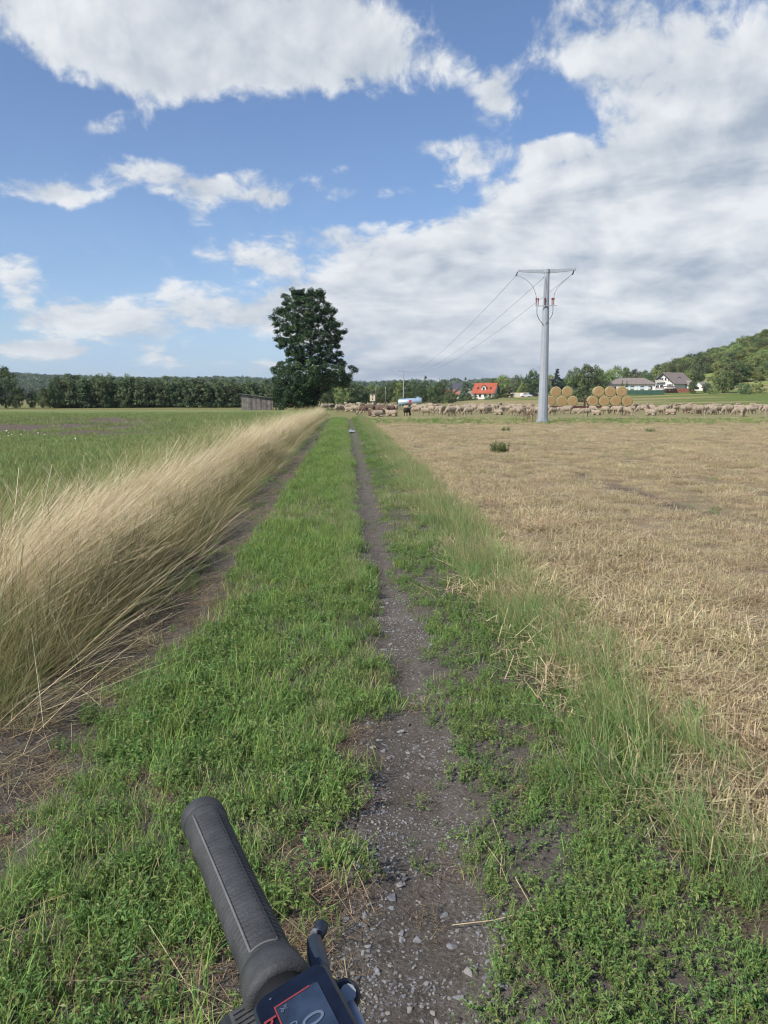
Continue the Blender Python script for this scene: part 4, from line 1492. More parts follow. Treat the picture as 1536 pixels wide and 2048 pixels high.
def bale_mesh(seed):
    r_ = np.random.default_rng(seed)
    n = 40; rings = []; mi = []
    prof = [(-.60, 0.02), (-.595, .35), (-.60, .60), (-.585, .655), (-.54, .68), (-.3, .685), (0, .68), (.3, .685), (.54, .68), (.585, .655), (.60, .60), (.595, .35), (.60, .02)]
    for y_, q in prof:
        ring = []
        for k in range(n):
            t = 2 * math.pi * k / n
            w = q * (1 + .012 * math.sin(3 * t + seed) + r_.normal(0, .006))
            zz = math.sin(t) * w
            if zz < -.6: zz = -.6 + (zz + .6) * .4
            ring.append((math.cos(t) * w, y_ + r_.normal(0, .008) * (q > .3), zz))
        rings.append(ring)
    mb = MB(); mb.loft(rings)
    m_ = []
    for i, f in enumerate(mb.f):
        ring_i = i // n
        m_.append(1 if (ring_i < 3 or ring_i >= len(prof) - 4) else 0)
    mb.m = m_
    return mb.mesh('straw_bale', BM_, True)


BALES = [bale_mesh(s) for s in (1, 2, 3)]


def trailer(center, length, rz, label, head=True):
    o = empty('bale_trailer', center, rz)
    bed = MB().box((0, 0, .53), (length, 2.35, .10)).build('bed', mat_plain('bed_dark', (.035, .03, .03), .8, .3, 3), o)
    mb = MB()
    for y in (-1.16, 1.16): mb.box((0, y, .46), (length, .06, .18))
    for x in np.linspace(-length / 2 + .3, length / 2 - .3, 6): mb.box((x, 0, .42), (.08, 2.2, .10))
    mb.build('chassis', M['redframe'], o)
    if head:
        hb = empty('headboard', (-length / 2 - .04, 0, .55)); hb.parent = o
        for y in (-1.1, -.37, .37, 1.1): MB().box((0, y, .50), (.07, .07, 1.0)).build('upright', M['redframe'], hb)
        for z in (.28, .62, .96): MB().box((.0, 0, z), (.04, 2.3, .09)).build('rail', M['redframe'], hb)
    for x in (-length / 2 + 1.0, length / 2 - 1.4):
        MB().tube([(x, -1.0, .27), (x, 1.0, .27)], .05, 8).build('axle', M['steel'], o)
        for y in (-.95, .95): wheel_part(o, (x, y, .27), .27, .24)
    MB().tube([(-length / 2, 0, .45), (-length / 2 - 1.5, 0, .40)], .06, 6).build('drawbar', M['redframe'], o)
    return tag(o, label, 'trailer')


def bales_on(center, rz, slots, where, start=0):
    for i, (x, z, y, lb) in enumerate(slots):
        v = Vector((x, y, z)); v.rotate(Euler((0, 0, rz)))
        o = link('straw_bale', BALES[(i + start) % 3], None, (center[0] + v.x, center[1] + v.y, center[2] + v.z), (0, 0, rz))
        o.rotation_euler = (0, 0, rz)
        # roll each bale about its own axis so no two faces match
        o.rotation_euler = (Matrix.Rotation(rz, 3, 'Z') @ Matrix.Rotation(0.0, 3, 'Y')).to_euler()
        tag(o, lb, 'straw bale', where)


def bale_set():
    y0 = 99.0
    d1 = ray(1121, 824); c1 = (y0 * d1[0] / d1[1], y0)
    d2 = ray(1217, 827); c2 = (97.0 * d2[0] / d2[1], 97.0)
    z1 = hz1(*c1); z2 = hz1(*c2)
    rz = R(-13)
    trailer((c1[0], c1[1], z1), 6.4, rz, 'dark red flat trailer carrying five straw bales behind the grey pole', head=False)
    trailer((c2[0], c2[1], z2), 5.9, rz, 'dark flat trailer with a headboard carrying seven straw bales')
    b = .60 + .60
    s = [(-1.33, b, -.58, 'lower straw bale partly hidden by the grey pole'), (.05, b, -.58, 'lower middle straw bale on the trailer behind the pole'), (1.42, b, -.58, 'lower straw bale at the open end of the trailer behind the pole'),
         (-.68, b + 1.17, -.58, 'upper straw bale nearest the grey pole'), (.72, b + 1.17, -.58, 'upper straw bale away from the grey pole on the five bale load'),
         (-.68, b + 1.17, .63, 'rear upper straw bale of the load behind the pole')]
    bales_on((c1[0], c1[1], z1), rz, s, 'straw bales on the trailer by the pole')
    xs = [-2.06, -.68, .70, 2.08]
    s = [(xs[0], b, -.58, 'lower straw bale against the headboard'), (xs[1], b, -.58, 'lower straw bale second from the headboard'), (xs[2], b, -.58, 'lower straw bale third from the headboard'), (xs[3], b, -.58, 'lower straw bale at the far end from the headboard'),
         (-1.37, b + 1.17, -.58, 'upper straw bale closest to the headboard'), (.01, b + 1.17, -.58, 'upper middle straw bale on the seven bale load'), (1.39, b + 1.17, -.58, 'upper straw bale farthest from the headboard'),
         (xs[0], b, .63, 'rear straw bale peeping out behind the headboard'), (-1.37, b + 1.17, .63, 'rear upper straw bale behind the one closest to the headboard')]
    bales_on((c2[0], c2[1], z2), rz, s, 'straw bales on the trailer with the headboard', 1)
    return c1, c2


TR1, TR2 = bale_set()


# ------------------------------------------------------------------ sheep
def sheep_mats():
    wool = mat_plain('wool_cream', srgb(150, 135, 116), .95, .16, 7, .6, bscale=26)
    dark = mat_plain('wool_brown', srgb(96, 78, 66), .95, .2, 7, .6, bscale=26)
    black = mat_plain('wool_black', srgb(52, 44, 40), .95, .2, 7, .6, bscale=26)
    skin = mat_plain('sheep_face', srgb(152, 136, 116), .8, .1, 10)
    dface = mat_plain('sheep_face_dark', srgb(60, 48, 42), .8, .1, 10)
    return wool, dark, black, skin, dface


SW, SD, SK, SF, SDF = sheep_mats()


def sheep_mesh(kind, wool, face):
    bm = bmesh.new()
    def ball(c, s, rot=(0, 0, 0)):
        m = Matrix.Translation(c) @ Euler(rot).to_matrix().to_4x4() @ Matrix.Diagonal((*s, 1))
        bmesh.ops.create_icosphere(bm, subdivisions=3, radius=1, matrix=m)
    def cone(a, b_, r1, r2):
        a, b_ = Vector(a), Vector(b_); d = b_ - a
        m = Matrix.Translation((a + b_) / 2) @ d.to_track_quat('Z', 'Y').to_matrix().to_4x4()
        bmesh.ops.create_cone(bm, cap_ends=True, segments=10, radius1=r1, radius2=r2, depth=d.length, matrix=m)
    zb = .34 if kind == 'lying' else .60
    ball((0, 0, zb), (.50, .235, .255)); ball((.27, 0, zb + .0), (.26, .22, .25)); ball((-.30, 0, zb + .02), (.25, .23, .25))
    ball((-.53, 0, zb - .02), (.06, .05, .12), (0, .3, 0))
    if kind == 'grazing':
        cone((.40, 0, zb + .06), (.64, 0, .34), .15, .085); hd = (.74, 0, .20); hrot = (0, .95, 0)
    elif kind == 'step':
        cone((.40, 0, zb + .06), (.68, .05, .44), .15, .09); hd = (.79, .06, .34); hrot = (0, .7, .1)
    else:
        cone((.38, 0, zb + .06), (.58, 0, zb + .30), .15, .10); hd = (.68, 0, zb + .36); hrot = (0, .35, 0)
    ball(hd, (.145, .072, .085), hrot)
    q = Vector((.10, 0, 0)); q.rotate(Euler(hrot)); ball(Vector(hd) + q, (.075, .048, .055), hrot)
    for s in (-1, 1):
        e = Vector((-.09, s * .095, .03)); e.rotate(Euler(hrot)); ball(Vector(hd) + e, (.035, .07, .022), (s * -.4, 0, 0))
    if kind != 'lying':
        k = .08 if kind == 'step' else 0
        for sx, sy, dx in ((.30, .12, k), (.30, -.12, -k), (-.33, .12, -k), (-.33, -.12, k)):
            knee = (sx + dx * .6 + (.03 if sx < 0 else 0), sy, .30); foot = (sx + dx - (.02 if sx < 0 else 0), sy, .03)
            cone((sx, sy, zb - .10), knee, .085, .045); cone(knee, foot, .045, .034); ball((foot[0] + .015, sy, .03), (.05, .036, .03))
    else:
        for sx, sy in ((.34, .17), (.34, -.17), (-.30, .2), (-.30, -.2)):
            ball((sx, sy, .10), (.19, .07, .08))
    me = bpy.data.meshes.new('sheep_raw'); bm.to_mesh(me); bm.free()
    ob = bpy.data.objects.new('sheep_raw', me); COL.objects.link(ob)
    md = ob.modifiers.new('r', 'REMESH'); md.mode = 'VOXEL'; md.voxel_size = .026
    md = ob.modifiers.new('s', 'SMOOTH'); md.iterations = 3; md.factor = .5
    dg = bpy.context.evaluated_depsgraph_get()
    m2 = bpy.data.meshes.new_from_object(ob.evaluated_get(dg))
    bpy.data.objects.remove(ob); bpy.data.meshes.remove(me)
    co = np.empty(len(m2.vertices) * 3, np.float32); m2.vertices.foreach_get('co', co); co = co.reshape(-1, 3)
    nr = np.empty_like(co).ravel(); m2.vertices.foreach_get('normal', nr); nr = nr.reshape(-1, 3)
    woolly = (np.abs(co[:, 0]) < .56) & (co[:, 2] > (.10 if kind == 'lying' else .36)) & ~((co[:, 0] > .50) & (co[:, 2] < .5))
    nz_ = fbm(co[:, 0] * 14 + co[:, 2] * 9, co[:, 1] * 14 - co[:, 2] * 7, 3) - .45
    co += nr * (nz_ * .05 * woolly)[:, None]
    m2.vertices.foreach_set('co', co.ravel())
    m2.materials.clear(); m2.materials.append(wool); m2.materials.append(face)
    mi = []
    for p in m2.polygons:
        c = p.center
        legs_ = c.z < (.0 if kind == 'lying' else .34) and abs(c.x) < .5
        hd_ = (c - Vector(hd)).length < .24 and c.x > hd[0] - .14
        mi.append(1 if (legs_ or hd_) else 0)
    m2.polygons.foreach_set('material_index', mi)
    m2.polygons.foreach_set('use_smooth', [True] * len(m2.polygons))
    m2.name = 'sheep'
    return m2


SM = {('grazing', 'cream'): sheep_mesh('grazing', SW, SF), ('step', 'cream'): sheep_mesh('step', SW, SF), ('alert', 'cream'): sheep_mesh('alert', SW, SF),
      ('lying', 'cream'): sheep_mesh('lying', SW, SF), ('grazing', 'brown'): sheep_mesh('grazing', SD, SF), ('lying', 'brown'): sheep_mesh('lying', SD, SDF), ('grazing', 'black'): sheep_mesh('grazing', SK, SDF)}
POSE = {'grazing': 'grazing, head to the ground,', 'step': 'walking, head lowered,', 'alert': 'standing, head up,', 'lying': 'lying down'}


def put_sheep(x, y, pose, colr, heading, s=1.0, label=None, group='flock'):
    o = link('sheep', SM[(pose, colr)], None, (x, y, hz1(x, y) - .005), (0, 0, heading), (s, s * random.uniform(.95, 1.1), s * random.uniform(.95, 1.05)))
    u = float(proj(np.array([x]), np.array([y]), np.array([0.5]))[0][0])
    if label is None:
        place = 'by the end of the track' if u < 800 else ('between the water tank and the grey pole' if u < 1080 else ('around the bale trailers' if u < 1270 else 'below the white house'))
        label = '%s woolly sheep %s %s' % (colr, POSE[pose], place)
        group = '%s %s sheep %s' % (colr, pose, place)
    tag(o, label, 'sheep', group)
    return o


def flock():
    sr = random.Random(12)
    placed = []
    def free(x, y, m=.62):
        for (tx, ty) in (TR1, TR2):
            ax = (x - tx) * math.cos(R(-13)) + (y - ty) * math.sin(R(-13)); ay = -(x - tx) * math.sin(R(-13)) + (y - ty) * math.cos(R(-13))
            if abs(ax) < 3.9 and abs(ay) < 1.8: return False
        return all((x - a) ** 2 / 1.6 + (y - b) ** 2 > m * m for a, b in placed)
    # dark sheep crowded at the end of the track
    for u, v, pose, colr in ((738, 830, 'grazing', 'brown'), (748, 832, 'lying', 'brown'), (757, 830, 'grazing', 'brown'), (766, 832, 'grazing', 'brown'), (778, 831, 'grazing', 'brown'), (731, 829, 'grazing', 'brown'), (772, 829, 'lying', 'brown'), (744, 828, 'grazing', 'brown')):
        p = gnd(u, v); placed.append((p[0], p[1]))
        put_sheep(p[0], p[1], pose, colr, R(180 + sr.uniform(-25, 25)), sr.uniform(1.0, 1.12))
    for u, v in ((783, 833), (755, 834)):
        p = gnd(u, v); placed.append((p[0], p[1])); put_sheep(p[0], p[1], 'lying', 'cream', R(180 + sr.uniform(-30, 30)))
    p = gnd(814, 832); placed.append((p[0], p[1]))
    put_sheep(p[0], p[1], 'grazing', 'black', R(60), .9, 'lone black sheep grazing in the gap below the water tank', None)
    n = 0; tries = 0
    while n < 275 and tries < 40000:
        tries += 1
        u = sr.uniform(640, 1550)
        v = sr.triangular(810, 834, 824) if u > 830 else sr.triangular(812, 829, 820)
        if 790 < u < 832 and sr.random() < .85: continue
        if u < 690 and v > 826: continue
        if 1092 < u < 1262 and v < 827: continue
        p = gnd(u, v); x, y = float(p[0]), float(p[1])
        if u > 1360 and 1405 < u < 1412: continue
        if not free(x, y, .72 if y < 80 else .95): continue
        placed.append((x, y))
        t = sr.random()
        pose = 'grazing' if t < .62 else ('step' if t < .84 else ('alert' if t < .93 else 'lying'))
        colr = 'cream' if sr.random() < .95 or pose != 'grazing' else 'brown'
        hd = R(180 + sr.gauss(0, 38)) if sr.random() < .72 else R(sr.uniform(0, 360))
        put_sheep(x, y, pose, colr, hd, sr.uniform(.82, 1.06))
        n += 1


flock()


def sheep_fence():
    """temporary electric fence along the near side of the flock"""
    p0 = gnd(905, 834)
    o = empty('electric_fence', (p0[0], 63.5, hz1(p0[0], 63.5)))
    mb = MB().tube([(0, 0, -.15), (0, 0, 1.02), (0, 0, 1.05)], [.009, .009, .013], 6)
    me = mb.mesh('fence_post', [mat_plain('fence_white', (.5, .5, .47), .5, .05, 3)])
    xs = np.arange(1, 38, 5.1)
    for x in xs: link('post', me, o, (x + random.uniform(-.4, .4), random.uniform(-.3, .3), 0), (random.uniform(-.04, .04), random.uniform(-.04, .04), 0))
    for z in (.35, .65, .95):
        MB().tube([(xs[0], 0, z), (xs[len(xs) // 2], 0, z - .03), (xs[-1], 0, z)], .004, 4).build('strand', M['wire'], o)
    tag(o, 'thin temporary electric fence of slim white posts in front of the flock', 'fence')


sheep_fence()


# ------------------------------------------------------------------ shed by the plantation
def shed():
    p = gnd(513, 820)
    x, y = float(p[0]), float(p[1]) + 1
    o = empty('field_shed', (x, y, hz1(x, y)), R(8))
    W, D = 4.3, 2.4; hl, hr_ = 2.15, 1.62
    dark = mat_plain('shed_inside', (.03, .027, .025), .9, .2, 3)
    grey = [mat_plain('plank_grey_%d' % i, c, .9, .3, 2.2, .4, bscale=12) for i, c in enumerate(((.20, .175, .16), (.155, .135, .125), (.235, .21, .19), (.135, .11, .10)))]
    fr = MB()
    fr.prism([(-W / 2 + .04, D / 2 - .03, 0), (W / 2 - .04, D / 2 - .03, 0), (W / 2 - .04, D / 2 - .03, hr_), (-W / 2 + .04, D / 2 - .03, hl)], None, (0, -.04, 0))
    fr.prism([(-W / 2 + .04, -D / 2 + .03, 0), (W / 2 - .04, -D / 2 + .03, 0), (W / 2 - .04, -D / 2 + .03, hr_), (-W / 2 + .04, -D / 2 + .03, hl)], None, (0, .03, 0))
    for sx, h in ((-1, hl), (1, hr_)): fr.box((sx * (W / 2 - .06), 0, h / 2), (.04, D - .1, h))
    fr.build('frame', dark, o)
    n = 19
    for i in range(n):
        w = W / n
        xx = -W / 2 + w * (i + .5)
        h = hl + (hr_ - hl) * (i + .5) / n - random.uniform(0, .02)
        MB().box((xx, -D / 2 - random.uniform(0, .018), h / 2 + random.uniform(-.03, .0)), (w - random.uniform(.012, .035), .028, h - .02), (0, random.uniform(-.008, .008), 0)).build('plank', grey[random.randrange(4)], o)
    for i in range(9):
        yy = -D / 2 + .16 + i * .26
        MB().box((W / 2 + .012, yy, hr_ / 2), (.028, .23, hr_ - .03)).build('plank', grey[random.randrange(4)], o)
    ang = math.atan2(hl - hr_, W)
    MB().box((.05, 0, (hl + hr_) / 2 + .06), (W + .7, D + .5, .07), (0, ang, 0)).build('roof', mat_plain('shed_roof', (.21, .21, .195), .9, .25, 3, .3), o)
    tag(o, 'weathered grey plank shed with a sloping flat roof beside the tall tree', 'shed')


shed()


# ------------------------------------------------------------------ houses
WHITE = mat_plain('render_white', (.66, .65, .62), .85, .05, 1.5)
GLASS = mat_plain('window_glass', (.03, .035, .045), .12, .2, 1, spec=.6)
FRAME = mat_plain('window_frame', (.55, .53, .50), .6, .05, 2)
BROWNR = mat_plain('roof_greybrown', srgb(126, 116, 109), .85, .14, 1.2, .4, bscale=6)
ORANGER = mat_plain('roof_orange', srgb(160, 84, 60), .8, .16, 1.2, .4, bscale=6)
DARKW = mat_plain('dark_timber', (.05, .038, .032), .8, .2, 2)


def window(o, x, y, z, w, h, ny=-1, axis='y'):
    """window on a wall that faces -y (axis y) or -x (axis x)"""
    if axis == 'y':
        f = MB().box((x, y, z), (w + .16, .08, h + .16)).build('window', FRAME, o)
        MB().box((x, y + ny * .05, z), (w, .03, h)).build('pane', GLASS, f)
        MB().box((x, y + ny * .09, z - h / 2 - .09), (w + .3, .16, .05)).build('sill', FRAME, f)
    else:
        f = MB().box((x, y, z), (.08, w + .16, h + .16)).build('window', FRAME, o)
        MB().box((x + ny * .05, y, z), (.03, w, h)).build('pane', GLASS, f)
        MB().box((x + ny * .09, y, z - h / 2 - .09), (.16, w + .3, .05)).build('sill', FRAME, f)


def gable_walls(W, L, he, hr_, mat, o):
    """gable ends face -y and +y, ridge along y"""
    mb = MB()
    mb.prism([(-W / 2, -L / 2, -.8), (W / 2, -L / 2, -.8), (W / 2, -L / 2, he), (0, -L / 2, hr_), (-W / 2, -L / 2, he)], None, (0, L, 0))
    return mb.build('wall', mat, o)


def gable_roof(W, L, he, hr_, mat, o, over=.6, th=.22, oe=.8):
    rf = None
    dx = W / 2; sl_ = (hr_ - he) / dx
    mb = MB()
    for s in (-1, 1):
        x1 = s * (dx + oe); z1 = he - sl_ * oe
        mb.prism([(0, -L / 2 - over, hr_ + .06), (x1, -L / 2 - over, z1 + .06), (x1, -L / 2 - over, z1 + .06 + th), (0, -L / 2 - over, hr_ + .06 + th * 1.2)], None, (0, L + 2 * over, 0))
    rf = mb.build('roof', mat, o)
    return rf


def white_house():
    p = at(1344, 783, 318); g = hz1(p[0], p[1])
    o = empty('white_house', (p[0], p[1], g), R(-60), .84)
    W, L, he, hr_ = 11.6, 12.5, 3.2, 7.6
    gable_walls(W, L, he, hr_, WHITE, o)
    rf = gable_roof(W, L, he, hr_, BROWNR, o, .9, .25, 1.0)
    # dark barge boards along the front gable
    mb = MB(); sl_ = (hr_ - he) / (W / 2)
    for s in (-1, 1):
        mb.prism([(0, -L / 2 - .93, hr_ + .08), (s * (W / 2 + 1.02), -L / 2 - .93, he - sl_ * 1.02 + .08), (s * (W / 2 + 1.02), -L / 2 - .93, he - sl_ * 1.02 - .28), (0, -L / 2 - .93, hr_ - .30)], None, (0, -.06, 0))
    mb.build('barge_board', DARKW, rf)
    MB().box((-.9, -1.5, hr_ + .3), (.7, .7, 1.5)).build('chimney', mat_plain('chimney_brick', (.14, .08, .06), .9, .2, 3), rf)
    y = -L / 2 - .03
    for x, z, w, h in ((-1.5, 4.9, .75, 1.0), (-.6, 4.9, .75, 1.0), (1.0, 4.9, .8, 1.2), (-3.7, 1.6, .8, 1.2), (-2.8, 1.6, .8, 1.2), (-.9, 1.5, 1.6, 1.6), (2.4, 1.9, .55, 1.3), (3.15, 1.9, .55, 1.3), (3.9, 1.9, .55, 1.3), (4.65, 1.9, .55, 1.3), (2.6, 4.6, .4, 1.1)):
        window(o, x, y, z, w, h)
    for x0, z0, w in ((-1.3, 3.55, 4.6), (-1.8, .15, 5.2)):
        b = MB().box((x0, y - .6, z0), (w, 1.2, .16)).build('balcony', WHITE, o)
        MB().box((x0, y - 1.2, z0 + .55), (w, .05, .85)).build('railing', mat_plain('balcony_rail', (.42, .38, .35), .8, .2, 3), b)
    # small cross gable on the side that faces the field
    cg = MB()
    cx = W / 2
    cg.prism([(cx - 2.5, 1.6, 0), (cx - 2.5, 5.0, 0), (cx - 2.5, 5.0, 2.4), (cx - 2.5, 3.3, 4.0), (cx - 2.5, 1.6, 2.4)], None, (4.0, 0, 0))
    cw = cg.build('side_gable', WHITE, o)
    mb = MB()
    for s in (-1, 1):
        mb.prism([(cx - 3.0, 3.3, 4.08), (cx - 3.0, 3.3 + s * 2.2, 2.06), (cx - 3.0, 3.3 + s * 2.2, 2.28), (cx - 3.0, 3.3, 4.32)], None, (5.0, 0, 0))
    mb.build('side_roof', BROWNR, cw)
    window(cw, cx + 1.53, 3.3, 1.7, .8, 1.2, 1, 'x')
    for yy in (-1.5, -.2):
        sl2 = math.atan2(hr_ - he, W / 2)
        MB().box((3.0, yy + 1.5, hr_ - 3.0 * sl_ + .38), (.9, .7, .08), (0, sl2, 0)).build('skylight', GLASS, rf)
    # low white annex and brown fence
    tag(o, 'large white house with a steep grey brown roof at the foot of the hill', 'house')
    a = empty('garden_annex', (*at(1404, 783, 305)[:2], hz1(*at(1404, 783, 305)[:2])), R(-60), .62)
    gable_walls(5.5, 7.0, 2.4, 4.6, WHITE, a); gable_roof(5.5, 7.0, 2.4, 4.6, mat_plain('annex_roof', (.20, .22, .17), .9, .2, 2), a, .4, .2, .5)
    window(a, 0, -3.53, 1.3, .9, 1.0)
    tag(a, 'small white annex half hidden by bushes beside the white house', 'annex')
    q = at(1357, 784, 285)
    f = empty('garden_fence', (q[0], q[1], hz1(q[0], q[1])), R(-20))
    fm = mat_plain('fence_brown', srgb(128, 78, 62), .85, .2, 2)
    for i in range(22): MB().box((-4.4 + i * .42, 0, .75), (.39, .05, 1.5 + random.uniform(-.03, .03))).build('board', fm, f)
    for z in (.4, 1.2): MB().box((0, .06, z), (9.4, .06, .1)).build('rail', fm, f)
    tag(f, 'reddish brown board fence in front of the white house', 'fence')
    q = at(1336, 785, 284)
    s = empty('pergola', (q[0], q[1], hz1(q[0], q[1])), R(-20))
    for x in (-1.6, 1.6):
        for yy in (-1.2, 1.2): MB().box((x, yy, 1.1), (.14, .14, 2.2)).build('post', DARKW, s)
    MB().box((0, 0, 2.25), (4.2, 3.2, .12), (R(5), 0, 0)).build('roof', mat_plain('pergola_roof', srgb(120, 92, 80), .8, .2, 2), s)
    tag(s, 'low brown roofed pergola in the garden of the white house', 'pergola')


white_house()


def bungalow():
    p = at(1262, 779, 305); g = hz1(p[0], p[1])
    o = empty('bungalow', (p[0], p[1], g), R(-22))
    W, D, he, hr_ = 17.0, 9.5, 2.9, 5.3
    wl = MB().box((0, 0, he / 2 - .3), (W, D, he + .6)).build('wall', WHITE, o)
    e = .8
    mb = MB()
    V = [(-W / 2 - e, -D / 2 - e, he), (W / 2 + e, -D / 2 - e, he), (W / 2 + e, D / 2 + e, he), (-W / 2 - e, D / 2 + e, he), (-W / 2 + 4.2, 0, hr_), (W / 2 - 4.2, 0, hr_)]
    mb.add(V, [(0, 1, 5, 4), (1, 2, 5), (2, 3, 4, 5), (3, 0, 4), (3, 2, 1, 0)])
    mb.build('roof', BROWNR, o)
    for x in (-6.5, -3.5, 0.5, 4.0, 6.8): window(o, x, -D / 2 - .03, 1.5, 1.3, 1.2)
    MB().box((-5.6, -D / 2 - .04, 1.0), (1.0, .08, 2.1)).build('door', DARKW, o)
    tag(o, 'long white bungalow with a low grey brown hipped roof', 'house')
    q = at(1275, 781, 280)
    c = empty('garden_shelter', (q[0], q[1], hz1(q[0], q[1])), R(-22))
    gr = mat_plain('shelter_roof', srgb(186, 204, 196), .5, .1, 1)
    for x in (-3.5, 0, 3.5):
        for y in (-1.3, 1.3): MB().box((x, y, 1.0), (.12, .12, 2.0)).build('post', FRAME, c)
    MB().box((0, 0, 2.1), (8.4, 3.6, .10), (R(7), 0, 0)).build('roof', gr, c)
    tag(c, 'pale green roofed open shelter in front of the bungalow', 'shelter')
    q = at(1287, 786, 270)
    h = empty('green_screen_fence', (q[0], q[1], hz1(q[0], q[1])), R(-20))
    gm = mat_plain('screen_green', (.035, .085, .06), .8, .2, 2)
    for i in range(6): MB().box((-5.4 + i * 2.16, 0, .85), (2.1, .06, 1.5)).build('panel', gm, h)
    for i in range(7): MB().box((-6.5 + i * 2.16, .05, .85), (.1, .1, 1.75)).build('post', DARKW, h)
    tag(h, 'dark green screen fence panels below the bungalow', 'fence')


bungalow()


def orange_house():
    p = at(972, 800, 300); g = hz1(p[0], p[1])
    o = empty('orange_roof_house', (p[0], p[1], g), R(62), .88)
    W, L, he, hr_ = 8.6, 9.4, 2.7, 6.5          # ridge along local y, which runs across the view
    gable_walls(W, L, he, hr_, WHITE, o)
    rf = gable_roof(W, L, he, hr_, ORANGER, o, .45, .2, .6)
    sl_ = (hr_ - he) / (W / 2)
    # front slope faces local -x
    dm = MB(); dm.prism([(-1.6, -.95, 3.6), (-1.6, .95, 3.6), (-1.6, .95, 4.9), (-1.6, 0, 5.7), (-1.6, -.95, 4.9)], None, (-1.9, 0, 0))
    d = dm.build('dormer', WHITE, o)
    mb = MB()
    for s in (-1, 1):
        mb.prism([(-.9, 0, 5.76), (-.9, s * 1.3, 4.66), (-.9, s * 1.3, 4.84), (-.9, 0, 5.96)], None, (-2.9, 0, 0))
    mb.build('dormer_roof', ORANGER, d)
    window(d, -3.53, 0, 4.35, .9, 1.1, -1, 'x')
    for yy in (-2.8, 2.8):
        sl2 = math.atan2(hr_ - he, W / 2)
        MB().box((-2.6, yy, hr_ - 2.6 * sl_ + .36), (1.0, .8, .08), (0, -sl2, 0)).build('skylight', GLASS, rf)
    for yy in (-3.2, -1.0, 1.4, 3.4): window(o, -W / 2 - .03, yy, 1.4, 1.0, 1.1, -1, 'x')
    for x, z in ((-1.8, 1.4), (1.5, 1.4), (-.9, 4.2), (.9, 4.2)): window(o, x, L / 2 + .03, z, .8, 1.1, 1)
    MB().box((1.0, -1.5, hr_ + .1), (.6, .6, 1.1)).build('chimney', mat_plain('chimney_red', (.25, .09, .06), .9, .2, 3), rf)
    tag(o, 'white house with a bright orange tiled roof and a central dormer', 'house')
    for u, v, dist, rz, W, L, he, hr_, mt, lb in ((916, 797, 340, 20, 9, 11, 3, 6.6, mat_plain('roof_slate', (.06, .06, .07), .7, .2, 1), 'house with a dark slate roof glimpsed between the conifers'),
                                                 (906, 799, 335, 70, 5, 6, 2.2, 4.0, mat_plain('roof_rust', srgb(150, 100, 84), .8, .2, 1), 'small house with a rusty pink roof left of the slate roof')):
        p = at(u, v, dist); h = empty('village_house', (p[0], p[1], hz1(p[0], p[1])), R(rz))
        gable_walls(W, L, he, hr_, WHITE, h); gable_roof(W, L, he, hr_, mt, h, .4, .2, .5)
        for x in (-2, 2): window(h, x, -L / 2 - .03, 1.5, 1, 1.1)
        tag(h, lb, 'house')


orange_house()


def car(u, v, dist, rz, col, label):
    p = at(u, v, dist)
    o = empty('parked_car', (p[0], p[1], hz1(p[0], p[1])), R(rz))
    paint = mat_plain('car_paint', col, .3, .03, 1, coat=.6)
    prof = [(-2.1, .35), (-2.15, .75), (-1.95, 1.0), (-1.55, 1.42), (.35, 1.46), (1.05, .98), (1.95, .85), (2.12, .6), (2.1, .32)]
    mb = MB()
    rings = [[(x, y, z if z < .99 or abs(y) < .8 else z) for x, z in prof] for y in (-.82, .82)]
    rings = [[(x, s * (.85 if z < 1.05 else .68), z) for x, z in prof] for s in (-1, 1)]
    b = mb.loft(rings).build('body', paint, o, bevel=.03)
    for s in (-1, 1):
        MB().prism([(-1.45, s * .80, 1.02), (.75, s * .80, 1.02), (.28, s * .715, 1.38), (-1.35, s * .715, 1.38)], None, (0, s * .012, 0)).build('side_window', GLASS, b)
        for x in (-1.35, 1.3): wheel_part(o, (x, s * .72, .31), .31, .2)
        MB().box((2.08, s * .6, .68), (.08, .3, .14)).build('headlight', FRAME, b)
    tag(o, label, 'car')


car(1052, 795, 292, 12, (.75, .75, .74), 'white parked car beside the pale wall near the grey pole')
car(1066, 795, 296, 15, (.03, .03, .035), 'dark parked car next to the white car')


def pale_wall():
    p = at(1036, 797, 300)
    o = empty('pale_stone_wall', (p[0], p[1], hz1(p[0], p[1])), R(-8))
    me = MB().box((0, 0, 0), (1.0, .5, .42)).mesh('stone', [mat_plain('pale_stone', srgb(205, 196, 176), .9, .15, 2)])
    for r_ in range(4):
        for i in range(9 - r_ // 2):
            link('stone', me, o, (-4.1 + i * 1.04 + (.5 if r_ % 2 else 0), random.uniform(-.03, .03), .2 + r_ * .43), (0, 0, random.uniform(-.03, .03)), (random.uniform(.92, 1), 1, 1))
    tag(o, 'low wall of pale stone blocks between the orange roof and the grey pole', 'wall')


pale_wall()


